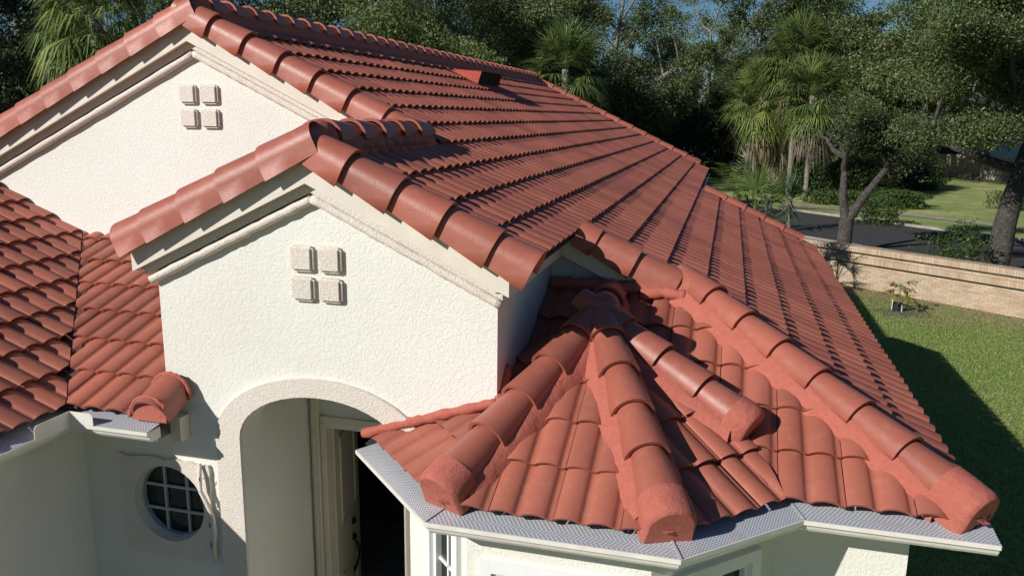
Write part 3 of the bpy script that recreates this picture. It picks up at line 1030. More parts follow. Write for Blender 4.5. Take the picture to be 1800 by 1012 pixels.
# far eaves and hip end eave boards
box('fascia', (1.98, YFAR2, zP(2.0) + .02), (2.02, YFAR - .1, zP(2.0) + .2), M_FASCIA, house)
box('fascia', (XE - .16, 0.0, ZE - .22), (XE - .12, YFAR2 - .1, ZE - .04), M_FASCIA, house)
gable_board(XR, 2.0, zright, YFAR - .06, YFAR - .03, 0.02, 0.2, M_FASCIA, 'fascia')
gable_board(2.0, 3.95, zright, YFAR2 - .06, YFAR2 - .03, 0.02, 0.2, M_FASCIA, 'fascia')
gable_board(XR, -9, zbl, YFAR - .06, YFAR - .03, 0.02, 0.2, M_FASCIA, 'fascia')

# ---- walls
def circ(cx, cz, r, n=36): return [(cx + r * math.cos(2 * math.pi * i / n), cz + r * math.sin(2 * math.pi * i / n)) for i in range(n)]
AC, AHW, ASP, ARISE = -0.02, 0.625, -1.83, 0.365
def arch(hw, sp, rise, n=20): return [(AC - hw * math.cos(math.pi * i / n), sp + rise * math.sin(math.pi * i / n)) for i in range(n + 1)]
WLX, WRX = -1.2408, 1.2462
XLW = -2.02                                  # inner corner with the wing
ap = arch(AHW, ASP, ARISE)
outer = [(XLW, G), (AC - AHW, G)] + ap + [(AC + AHW, G), (WRX, G), (WRX, zP(WRX) + .02), (0, .02), (WLX, zP(WRX) + .02), (WLX, -1.60), (XLW, -1.60)]
WC = (-1.285, -2.43, 0.298)
front = panel('wall', outer, [circ(*WC)], lambda u, v: (u, YWALL, v), (0, .16, 0), M_STUCCO, house)
front['label'] = 'front wall of the entry gable with arch and round window'
# arch soffit
V = []; F = []
loop = [(AC - AHW, G)] + ap + [(AC + AHW, G)]
for (u, v) in loop: V += [(u, YWALL, v), (u, YWALL + .22, v)]
for i in range(len(loop) - 1): F.append((2 * i, 2 * i + 1, 2 * i + 3, 2 * i + 2))
mesh_obj('arch_reveal', V, F, M_STUCCO, front)
# raised rough band round the arch
OHW, ORISE = 0.82, 0.515
ao = arch(OHW, ASP - .02, ORISE); ai = arch(AHW, ASP, ARISE)
lo = [(AC - OHW, G)] + ao + [(AC + OHW, G)]; li = [(AC - AHW, G)] + ai + [(AC + AHW, G)]
V, F = [], []
for (a, b) in zip(lo, li):
    if a[1] < -1.62: a = (min(a[0], .607), a[1])
    V += [(a[0], YWALL + .001, a[1]), (a[0], YWALL - .032, a[1]), (b[0], YWALL - .032, b[1]), (b[0], YWALL + .001, b[1])]
for i in range(len(lo) - 1):
    for j in range(3): F.append((4 * i + j, 4 * i + j + 1, 4 * i + j + 5, 4 * i + j + 4))
mesh_obj('arch_trim', V, F, M_ROUGH, front)
# back gable wall, side walls, gablet
outer = [(-8.7, G), (-2.25, G), (-2.25, -1.22), (WRX, -1.22), (WRX, zP(WRX) + .02), (XR, zP(XR) + .02), (-8.7, zbl(-8.7) + .02)]
wall_back = panel('wall', outer, [], lambda u, v: (u, YW, v), (0, .1, 0), M_STUCCO, house)
wall_back['label'] = 'tall gable wall set back behind the entry'
mesh_obj('wall', [(WLX, YWALL, -1.7), (WLX, YW, -1.7), (WLX, YW, zP(WRX)), (WLX, YWALL, zP(WRX))], [(0, 1, 2, 3)], M_STUCCO, house)
side = mesh_obj('wall', [(WRX, YWALL, G), (WRX, 1.8, G), (WRX, 1.8, zP(WRX) + .03), (WRX, YWALL, zP(WRX) + .03)], [(0, 1, 2, 3)], M_STUCCO, house)
side['label'] = 'shaded side wall of the entry gable'
mesh_obj('wall', [(WRX, YC + .12, -1.6), (2.6, YC + .12, -1.6), (2.6, YC + .12, zP(2.6) + .1), (WRX, YC + .12, zP(WRX) + .1)], [(0, 1, 2, 3)], M_STUCCO, house)
# wing wall at left and its soffit
mesh_obj('wall', [(XLW, -5, G), (XLW, YWALL, G), (XLW, YWALL, -1.64), (XLW, -5, -1.64)], [(0, 1, 2, 3)], M_STUCCO, house)['label'] = 'shaded wing wall under the left gutter'
mesh_obj('wall', [(-9.4, -4.8, G), (XLW, -4.8, G), (XLW, -4.8, -1.75), (LXT, -4.8, zLT), (-9.4, -4.8, zLT - SL * 3.8)], [(0, 1, 2, 3, 4)], M_STUCCO, house)
# walls of the main body
mesh_obj('wall', [(3.78, .22, G), (3.78, YFAR2 - .3, G), (3.78, YFAR2 - .3, -1.82), (3.78, .22, -1.82)], [(0, 1, 2, 3)], M_STUCCO, house)
mesh_obj('wall', [(1.9, YFAR2 - .3, G), (3.78, YFAR2 - .3, G), (3.78, YFAR2 - .3, -1.7), (1.9, YFAR2 - .3, -.8)], [(0, 1, 2, 3)], M_STUCCO, house)
mesh_obj('wall', [(1.9, YFAR2 - .3, G), (1.9, YFAR - .3, G), (1.9, YFAR - .3, -.85), (1.9, YFAR2 - .3, -.85)], [(0, 1, 2, 3)], M_STUCCO, house)
mesh_obj('wall', [(-8.7, YFAR - .3, G), (1.9, YFAR - .3, G), (1.9, YFAR - .3, -.85), (XR, YFAR - .3, zP(XR)), (-8.7, YFAR - .3, zbl(-8.7))], [(0, 1, 2, 3, 4)], M_STUCCO, house)
mesh_obj('wall', [(-8.7, YW, G), (-8.7, YFAR - .3, G), (-8.7, YFAR - .3, zbl(-8.7)), (-8.7, YW, zbl(-8.7))], [(0, 1, 2, 3)], M_STUCCO, house)
# bay walls (three faces) and the wall right of the bay
BW = BR - 0.20
R8w = BW / math.cos(math.pi / 8)
bc = [Vector((BC.x + R8w * math.cos(math.radians(a)), BC.y + R8w * math.sin(math.radians(a)))) for a in (-157.5, -112.5, -67.5, -22.5)]
bc[0] = bc[1] + (bc[0] - bc[1]).normalized() * ((YWALL - bc[1].y) / .7071)
bc[3] = Vector((bc[2].x + (.22 - bc[2].y), .22))
def bay_window(w, A, Bp, u0, u1, ztop, label):
    A3 = Vector((*A, 0)); B3 = Vector((*Bp, 0)); d = (B3 - A3).normalized(); nn = Vector((d.y, -d.x, 0))
    def q(u, z, o): 
        p = A3 + d * u + nn * o
        return (p.x, p.y, z)
    zb = ztop - 1.35
    bm = bmesh.new()
    f = .075
    for (a, b, c, e) in ((u0 - f, u1 + f, ztop, ztop + f), (u0 - f, u1 + f, zb - f, zb), (u0 - f, u0, zb, ztop), (u1, u1 + f, zb, ztop)):
        add_prism(bm, [q(a, c, -.04), q(b, c, -.04), q(b, e, -.04), q(a, e, -.04)], nn * .075)
    fr = bm_obj('window', bm, M_WHITE, w)
    fr['label'] = label
    bm = bmesh.new()
    i2 = .035
    for (a, b, c, e) in ((u0, u1, ztop - i2, ztop), (u0, u1, zb, zb + i2), (u0, u0 + i2, zb + i2, ztop - i2), (u1 - i2, u1, zb + i2, ztop - i2)):
        add_prism(bm, [q(a, c, -.05), q(b, c, -.05), q(b, e, -.05), q(a, e, -.05)], nn * .055)
    return fr, q, zb, bm
for i in range(3):
    A, Bp = bc[i], bc[i + 1]
    L = (Bp - A).length
    d = (Bp - A).normalized(); nn = Vector((d.y, -d.x))
    zt = -2.02 if i == 0 else -2.19
    u0, u1 = ((L - .46, L - .14), (.16, L - .16), (.16, L - .22))[i]
    to3 = lambda u, v, A=A, d=d: (A.x + d.x * u, A.y + d.y * u, v)
    hole = [(u0, zt - 1.35), (u1, zt - 1.35), (u1, zt), (u0, zt)]
    w = panel('wall', [(0, G), (L, G), (L, -1.78), (0, -1.78)], [hole], to3, (-nn.x * .1, -nn.y * .1, 0), M_STUCCO, house)
    w['label'] = ('left face of the bay', 'front face of the bay', 'right face of the bay')[i]
    fr, q, zb, bm = bay_window(w, A, Bp, u0, u1, zt, None or ('white framed window in the left bay face', 'white framed window in the front bay face', 'white framed window in the right bay face')[i])
    # sub-parts sit beside the frame on the wall (wall > window frame, pane, sash)
    bm_obj('sash', bm, M_WHITE, w)
    mesh_obj('pane', [q(u0 + .03, zb + .03, -.035), q(u1 - .03, zb + .03, -.035), q(u1 - .03, zt - .03, -.035), q(u0 + .03, zt - .03, -.035)], [(0, 1, 2, 3)], M_GLASS, w)
    bm = bmesh.new()
    nb = 1 if i == 0 else 2
    for k in range(nb):
        uu = u0 + (u1 - u0) * (k + 1) / (nb + 1)
        add_prism(bm, [q(uu - .011, zb, -.034), q(uu + .011, zb, -.034), q(uu + .011, zt, -.034), q(uu - .011, zt, -.034)], Vector((nn.x, nn.y, 0)) * .014)
    for k in range(3):
        zz = zb + (zt - zb) * (k + 1) / 4
        add_prism(bm, [q(u0, zz - .011, -.033), q(u1, zz - .011, -.033), q(u1, zz + .011, -.033), q(u0, zz + .011, -.033)], Vector((nn.x, nn.y, 0)) * .013)
    bm_obj('glazing_bars', bm, M_WHITE, w)
fw_wall = mesh_obj('wall', [(bc[3].x, .22, G), (3.78, .22, G), (3.78, .22, -1.78), (bc[3].x, .22, -1.78)], [(0, 1, 2, 3)], M_STUCCO, house)
# bay soffit and eave board
inn = [(bc[0].x, bc[0].y), (bc[1].x, bc[1].y), (bc[2].x, bc[2].y), (bc[3].x, bc[3].y), (3.78, .22)]
off = [(.36, .10), (1.135, -.645), (2.44, -.645), (3.07, -.02), (4.08, -.02)]
V = [(*p, -1.84) for p in inn] + [(*p, -1.84) for p in off]
mesh_obj('soffit', V, [(i, i + 1, 6 + i, 5 + i) for i in range(4)], M_FASCIA, house)
sweep('fascia', [(0, ZE - .165), (.018, ZE - .165), (.018, ZE - .09), (0, ZE - .09)], [(.35, .115), (1.13, -.635), (2.45, -.635), (3.08, -.01), (4.06, -.01)], M_FASCIA, house, closed_profile=True)
mesh_obj('soffit', [(3.78, 0, -1.86), (3.98, 0, -1.86), (3.98, YFAR2 - .1, -1.86), (3.78, YFAR2 - .1, -1.86)], [(0, 1, 2, 3)], M_FASCIA, house)

# ---- medallions of four rough blocks
def blocks(xs, zs, y, par):
    for (xa, xb) in xs:
        for (za, zb) in zs:
            bm = bmesh.new()
            add_prism(bm, [(xa, y + .004, za), (xb, y + .004, za), (xb, y + .004, zb), (xa, y + .004, zb)], (0, -.050, 0))
            bmesh.ops.bevel(bm, geom=list(bm.edges), offset=.018, segments=2, affect='EDGES')
            o = bm_obj('medallion_block', bm, M_ROUGH, par)
            del o
blocks([(-.180, -.012), (.022, .190)], [(-.590, -.415), (-.790, -.625)], YWALL, front)
blocks([(-2.385, -2.21), (-2.165, -1.98)], [(.505, .680), (.288, .462)], YW, wall_back)

# ---- round window
bm = bmesh.new()
n = 40
def ringv(r, y): return [bm.verts.new((WC[0] + r * math.cos(2 * math.pi * i / n), y, WC[1] + r * math.sin(2 * math.pi * i / n))) for i in range(n)]
R1, R2, R3_, R4 = ringv(.299, .165), ringv(.299, .19), ringv(.284, .165), ringv(.284, .22)
for i in range(n):
    j = (i + 1) % n
    bm.faces.new((R1[i], R1[j], R3_[j], R3_[i])); bm.faces.new((R3_[i], R3_[j], R4[j], R4[i])); bm.faces.new((R1[i], R2[i], R2[j], R1[j]))
rw = bm_obj('round_window', bm, M_BARS, house)
rw['label'] = 'round window divided by white bars under the small eave'
mesh_obj('pane', [(WC[0] + .284 * math.cos(2 * math.pi * i / n), .205, WC[1] + .284 * math.sin(2 * math.pi * i / n)) for i in range(n)], [tuple(range(n))], M_GLASS, rw)
for k in (-1, 1):
    h = math.sqrt(.284 ** 2 - .095 ** 2)
    box('glazing_bar', (WC[0] + k * .096 - .009, .183, WC[1] - h), (WC[0] + k * .096 + .009, .203, WC[1] + h), M_BARS, rw)
    box('glazing_bar', (WC[0] - h, .180, WC[1] + k * .096 - .009), (WC[0] + h, .198, WC[1] + k * .096 + .009), M_BARS, rw)
# rough square surround with a ragged edge
rag = []
sx0, sx1, sz0, sz1 = -1.685, -.915, -2.86, -2.075
for (a, b, m_) in (((sx0, sz0), (sx1, sz0), 14), ((sx1, sz0), (sx1, sz1), 14), ((sx1, sz1), (sx0, sz1), 14), ((sx0, sz1), (sx0, sz0), 14)):
    for i in range(m_):
        t = i / m_
        rag.append((a[0] + (b[0] - a[0]) * t + random.uniform(-.012, .012), a[1] + (b[1] - a[1]) * t + random.uniform(-.012, .012)))
so = panel('window_surround', rag, [circ(WC[0], WC[1], .301)], lambda u, v: (u, YWALL - .028, v), (0, .028, 0), M_ROUGH, house)
# its outer edge thickness
V = []; F = []
for (u, v) in rag: V += [(u, YWALL - .028, v), (u, YWALL + .002, v)]
for i in range(len(rag)):
    j = (i + 1) % len(rag)
    F.append((2 * i, 2 * j, 2 * j + 1, 2 * i + 1))
mesh_obj('surround_edge', V, F, M_ROUGH, so)
# loosened strip of trim at its right side, with bent staples
V, F = [], []
strip = [(-.985, .075, -2.06), (-.975, .055, -2.15), (-.965, .045, -2.26), (-.925, .05, -2.36), (-.885, .055, -2.47), (-.88, .06, -2.58), (-.90, .07, -2.70), (-.905, .085, -2.83)]
tube_geo(V, F, [jitter(p, .004) for p in strip], [.014, .016, .015, .017, .016, .018, .015, .011], 7)
mesh_obj('loose_trim_strip', V, F, M_ROUGH, so, smooth=True)
V, F = [], []
for p in ((-.99, .07, -2.16), (-.99, .07, -2.34), (-.93, .07, -2.52), (-.93, .07, -2.68)):
    tube_geo(V, F, [Vector(p), Vector(p) + Vector((.03, -.035, -.012)), Vector(p) + Vector((.035, -.04, .015))], [.004] * 3, 5)
mesh_obj('staple', V, F, M_BRONZE, so)

# ---- entry: alcove, door frame, open door leaf, dark hall
YD = 1.14
AXL, AXR = AC - AHW - .015, AC + AHW + .25
mesh_obj('wall', [(AXL, YWALL + .2, G), (AXL, YD, G), (AXL, YD, -1.42), (AXL, YWALL + .2, -1.42)], [(0, 1, 2, 3)], M_STUCCO, house)['label'] = 'shaded side wall inside the arched entry'
mesh_obj('wall', [(AXR, YWALL + .2, G), (AXR, YD, G), (AXR, YD, -1.42), (AXR, YWALL + .2, -1.42)], [(0, 1, 2, 3)], M_STUCCO, house)
mesh_obj('wall', [(AXL, YWALL + .2, -1.44), (AXL - .3, YWALL + .2, -1.44), (AXL - .3, YWALL + .2, G), (AXL, YWALL + .2, G)], [(0, 1, 2, 3)], M_STUCCO, house)
mesh_obj('ceiling', [(AXL, YWALL + .1, -1.44), (AXR, YWALL + .1, -1.44), (AXR, YD, -1.44), (AXL, YD, -1.44)], [(0, 1, 2, 3)], M_STUCCO, house)
DX0, DX1, DZT = -.52, .40, -2.14
panel('wall', [(AXL, G), (AXR, G), (AXR, -1.44), (AXL, -1.44)], [[(DX0 - .002, G + .02), (DX1, G + .02), (DX1, DZT), (DX0 - .002, DZT)]], lambda u, v: (u, YD, v), (0, .12, 0), M_STUCCO, house)
frm = bmesh.new()
for (xa, xb, ya_, yb_, za, zb_) in ((DX0 - .125, DX0 - .055, YD - .055, YD - .002, G + .1, -1.45), (DX0 - .05, DX0, YD - .03, YD + .1, G + .1, DZT + .05), (DX0 - .10, DX0 - .085, YD - .07, YD - .056, G + .1, -1.45),
                                  (DX0 - .05, DX1 + .06, YD - .025, YD + .1, DZT + .05, DZT + .11), (DX1, DX1 + .06, YD - .03, YD + .1, G + .1, DZT + .05)):
    add_prism(frm, [(xa, ya_, za), (xb, ya_, za), (xb, yb_, za), (xa, yb_, za)], (0, 0, zb_ - za))
dfm = bm_obj('door_frame', frm, M_DOOR, house, bevel=0.004)
# leaf swung inwards past a right angle
h0 = Vector((DX0 + .01, YD + .10, 0)); h1 = Vector((-.655, 1.98, 0)); dd = (h1 - h0).normalized(); dn = Vector((dd.y, -dd.x, 0))
DW = (h1 - h0).length
def dq(u, z, o): 
    p = h0 + dd * u + dn * o
    return (p.x, p.y, z)
ZD0 = G + .13
leaf = prism('door', [dq(0, ZD0, -.045), dq(DW, ZD0, -.045), dq(DW, ZD0, 0), dq(0, ZD0, 0)], (0, 0, DZT - ZD0), M_DOOR, house)
leaf['label'] = 'cream panelled front door standing open'
for (ua, ub, za, zb_) in ((.14, DW - .14, DZT - 1.02, DZT - .16), (.14, DW - .14, ZD0 + .2, ZD0 + .75)):
    bm = bmesh.new()
    for (a, b, c, e) in ((ua, ub, zb_ - .03, zb_), (ua, ub, za, za + .03), (ua, ua + .03, za, zb_), (ub - .03, ub, za, zb_)):
        add_prism(bm, [dq(a, c, .001), dq(b, c, .001), dq(b, e, .001), dq(a, e, .001)], dn * .014)
    bm_obj('door_panel', bm, M_DOOR, leaf)
V, F = [], []
hu = DW * .66
for zc, r_ in ((-3.30, .034), (-3.50, .036)):
    tube_geo(V, F, [dq(hu, zc, 0), dq(hu, zc, .012), dq(hu, zc, .03)], [r_, r_, r_ * .55], 14)
mesh_obj('deadbolt', V[:42], [f for f in F if max(f) < 42], M_BRONZE, leaf)
V, F = [], []
tube_geo(V, F, [dq(hu, -3.46, 0), dq(hu, -3.46, .012), dq(hu, -3.46, .03)], [.036, .036, .02], 14)
tube_geo(V, F, [dq(hu, -3.50, .02), dq(hu + .004, -3.54, .05), dq(hu + .006, -3.60, .055), dq(hu + .004, -3.68, .045), dq(hu, -3.75, .03), dq(hu, -3.79, .008)], [.010, .012, .012, .011, .011, .018], 8)
tube_geo(V, F, [dq(hu, -3.80, 0), dq(hu, -3.80, .012), dq(hu, -3.80, .018)], [.026, .026, .015], 12)
mesh_obj('handle', V, F, M_BRONZE, leaf, smooth=True)
# hall behind the door
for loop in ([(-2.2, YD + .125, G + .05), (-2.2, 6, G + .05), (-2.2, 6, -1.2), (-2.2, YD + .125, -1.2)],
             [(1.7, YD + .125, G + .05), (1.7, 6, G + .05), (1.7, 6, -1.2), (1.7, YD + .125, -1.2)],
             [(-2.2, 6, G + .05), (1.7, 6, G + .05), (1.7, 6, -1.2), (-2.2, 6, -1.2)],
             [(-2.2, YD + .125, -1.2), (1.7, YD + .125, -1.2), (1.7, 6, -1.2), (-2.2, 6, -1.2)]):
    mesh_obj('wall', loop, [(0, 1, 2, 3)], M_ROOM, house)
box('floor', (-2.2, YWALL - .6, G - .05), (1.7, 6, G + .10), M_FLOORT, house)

# ---- gutters with perforated guards
GZ = ZE - .075
def gprofile(z): return [(0.0, z), (0.0, z - .082), (.085, z - .082), (.102, z - .062), (.112, z - .036), (.132, z - .026), (.132, z), (.120, z), (.120, z - .02)]
gprof = gprofile(GZ)
def gutter(path, label, ends=(True, True), GZ=GZ):
    g = sweep('gutter', gprofile(GZ), path, M_GUTTER, house)
    g['label'] = label
    sweep('gutter_guard', [(-.17, GZ + .038), (.05, GZ + .010), (.122, GZ + .002)], path, M_GUARD, g, uv=True)
    prof = gprofile(GZ)[:7]
    for end, on in ((0, ends[0]), (-1, ends[1])):
        if not on: continue
        p = Vector(path[end]); q = Vector(path[1] if end == 0 else path[-2])
        d = (p - q).normalized()
        nn = Vector((-d.y, d.x)) if end == 0 else Vector((d.y, -d.x))
        mesh_obj('end_cap', [(p.x + nn.x * o + d.x * .002, p.y + nn.y * o + d.y * .002, z) for o, z in prof], [tuple(range(len(prof)))], M_GUTTER, g)
    # seam covers at the corners
    for k in range(1, len(path) - 1):
        p = Vector(path[k]); d0 = (p - Vector(path[k - 1])).normalized(); d1 = (Vector(path[k + 1]) - p).normalized()
        n0 = Vector((d0.y, -d0.x)); n1 = Vector((d1.y, -d1.x)); m = (n0 + n1).normalized(); m = m / max(.35, m.dot(n0))
        t = Vector((-m.y, m.x)).normalized() * .007
        i_, o_ = p - m * .10, p + m * .128
        prism('gutter_seam', [(*(i_ - t), GZ + .034), (*(o_ - t), GZ + .006), (*(o_ + t), GZ + .006), (*(i_ + t), GZ + .034)], (0, 0, .003), M_BARS, g)
    return g
g_bay = gutter([(.385, .105), (1.145, -.655), (2.435, -.655), (3.08, -.035), (4.13, -.035)], 'white gutter with metal mesh guard round the bay')
GZL = ZM - .075
g_left = gutter([(XL + .015, -4.9), (XL + .015, YM - .0), (-1.10, YM - .0)], 'gutter turning the corner under the left roof valley', (False, True), GZL)
gutter_up = sweep('gutter', [(o, z - ZE + zP(2.13, .24)) for o, z in gprof], [(2.03, YFAR2), (2.03, YFAR - .1)], M_GUTTER, house)
# splash plates in the valley corner of the left gutter
bm = bmesh.new()
cx_, cy_ = XL + .15, YM - .135
add_prism(bm, [(cx_, cy_ + .0, GZL - .0), (cx_ + .19, cy_, GZL), (cx_ + .19, cy_, GZL + .075), (cx_ + .17, cy_, GZL + .09), (cx_, cy_, GZL + .09)], (0, .004, 0))
add_prism(bm, [(cx_, cy_ - .002, GZL), (cx_, cy_ - .30, GZL), (cx_, cy_ - .30, GZL + .07), (cx_, cy_ - .28, GZL + .09), (cx_, cy_ - .002, GZL + .09)], (-.004, 0, 0))
bm_obj('splash_guard', bm, M_GUTTER, g_left)
# eave board and soffit on the left
sweep('fascia', [(0, ZM - .2), (.018, ZM - .2), (.018, ZM - .09), (0, ZM - .09)], [(XL - .01, -4.9), (XL - .01, YM + .02), (-1.14, YM + .02)], M_FASCIA, house, closed_profile=True)
box('eave_return', (-1.15, YM + .17, ZM - .26), (-1.07, YWALL - .002, ZM - .08), M_FASCIA, house)
mesh_obj('soffit', [(XLW, YM + .03, ZM - .2), (-1.15, YM + .03, ZM - .2), (-1.15, YWALL, ZM - .2), (XLW, YWALL, ZM - .2)], [(0, 1, 2, 3)], M_FASCIA, house)

# ------------------------------------------------------------------ brick garden wall
wall = thing('brick_wall', 'buff brick garden wall with two projecting soldier courses along the lawn', 'wall', (WB0.x, WB0.y, G))
TH = .20
WLEN_A, WLEN_B = -2.2, 13.0
def wp(t, o, z): 
    p = WB0 + wd * t + wnrm * o
    return (p.x, p.y, G + z)
prism('wall_core', [wp(WLEN_A, -TH + .03, 0), wp(WLEN_B, -TH + .03, 0), wp(WLEN_B, -.006, 0), wp(WLEN_A, -.006, 0)], (0, 0, 1.17), M_JOINT, wall)
BL, BH, J = .203, .060, .010
bricks = []      # (t, z, length, height, out, depth)
course = BH + J
ncs = 11
z = 0.0
levels = []
for c in range(ncs):
    levels.append(('s', z)); z += course
levels.append(('r', z)); z += .165 + J
for c in range(2):
    levels.append(('s2', z)); z += course
levels.append(('c', z))
TOPZ = z + .17
t_in0, t_in1 = WLEN_A, WLEN_B
for kind, zz in levels:
    if kind in ('s', 's2'):
        off = (levels.index((kind, zz)) % 2) * (BL + J) / 2
        t = t_in0 - off
        while t < t_in1:
            bricks.append((t, zz, BL, BH, random.uniform(-.002, .003) + (.0 if kind == 's' else .085), .06)); t += BL + J
    else:
        t = t_in0
        d_ = .125 if kind == 'r' else .20
        while t < t_in1:
            bricks.append((t, zz, BH, .165, d_ + random.uniform(-.003, .003), 0.12 if kind == 'r' else .42)); t += BH + J
def backing(z0, z1, o):
    prism('wall_course', [wp(WLEN_A, -.02, z0), wp(WLEN_B, -.02, z0), wp(WLEN_B, o, z0), wp(WLEN_A, o, z0)], (0, 0, z1 - z0), M_JOINT, wall)
zs_ = dict((k_, z_) for k_, z_ in levels)
backing(zs_['r'], zs_['r'] + .164, .119)
backing(zs_['r'] + .168, zs_['c'] - .004, .080)
backing(zs_['c'] + .002, zs_['c'] + .163, .193)
BRK = {}
def brick_mesh(l, h, d):
    k = (l, h, d)
    if k not in BRK:
        bm = bmesh.new()
        add_prism(bm, [(0, 0, 0), (l, 0, 0), (l, 0, h), (0, 0, h)], (0, d, 0))
        bmesh.ops.recalc_face_normals(bm, faces=bm.faces)
        me = bpy.data.meshes.new('brick'); bm.to_mesh(me); bm.free()
        me.materials.append(M_BRICK)
        BRK[k] = me
    return BRK[k]
Mw = Matrix(((wd.x, -wnrm.x, 0), (wd.y, -wnrm.y, 0), (0, 0, 1))).to_4x4()
sc_b = []
for k, (t, zz, l, h, o, d) in enumerate(bricks):
    c = px(wp(t + l / 2, o, zz + h / 2))
    inside = 1425 < c[0] < 1790 and 400 < c[1] < 600
    sc_b.append(((l * h / (c[2] ** 2)) if inside else -1, k))
sc_b.sort(reverse=True)
own = {k for s_, k in sc_b[:300] if s_ > 0}
V, F = [], []
for k, (t, zz, l, h, o, d) in enumerate(bricks):
    me = brick_mesh(l, h, d)
    m = Mw.copy(); m.translation = Vector(wp(t, o, zz))
    m = m @ Matrix.Rotation(random.uniform(-.006, .006), 4, 'Z')
    if k in own:
        ob = bpy.data.objects.new('brick', me); ob.matrix_basis = m
        link(ob, wall)
    else:
        b = len(V)
        V += [tuple(m @ v.co) for v in me.vertices]
        F += [tuple(b + i for i in p.vertices) for p in me.polygons]
o = mesh_obj('brick_field', V, F, M_BRICK, wall); o['kind'] = 'stuff'
prism('wall_core', [wp(WLEN_A, -TH + .01, 1.0), wp(WLEN_B, -TH + .01, 1.0), wp(WLEN_B, -.02, 1.0), wp(WLEN_A, -.02, 1.0)], (0, 0, TOPZ - 1.0 - .01), M_JOINT, wall)

# ------------------------------------------------------------------ vegetation
def fast_mesh(name, verts, quads, mat):
    me = bpy.data.meshes.new(name)
    verts = np.asarray(verts, np.float32); quads = np.asarray(quads, np.int32)
    nv, nq, k = len(verts), len(quads), quads.shape[1]
    me.vertices.add(nv); me.vertices.foreach_set('co', verts.ravel())
    me.loops.add(nq * k); me.loops.foreach_set('vertex_index', quads.ravel())
    me.polygons.add(nq)
    me.polygons.foreach_set('loop_start', np.arange(0, nq * k, k, dtype=np.int32))
    me.polygons.foreach_set('loop_total', np.full(nq, k, dtype=np.int32))
    me.materials.append(mat)
    me.update(calc_edges=True)
    return me

def leaf_cards(centres, lengths, rg, up=0.35, aspect=0.5):
    """kite shaped leaves at random angles"""
    n = len(centres)
    d = rg.normal(size=(n, 3)); d /= np.linalg.norm(d, axis=1)[:, None]
    nm = rg.normal(size=(n, 3)); nm[:, 2] = np.abs(nm[:, 2]) + up
    a = np.cross(d, nm); a /= (np.linalg.norm(a, axis=1)[:, None] + 1e-9)
    L = lengths[:, None]
    c = centres
    p0 = c - d * L * .5; p2 = c + d * L * .5
    w = L * aspect * .5
    p1 = c - d * L * .08 + a * w; p3 = c - d * L * .08 - a * w
    V = np.stack([p0, p1, p2, p3], 1).reshape(-1, 3)
    Q = np.arange(n * 4).reshape(-1, 4)
    return V, Q

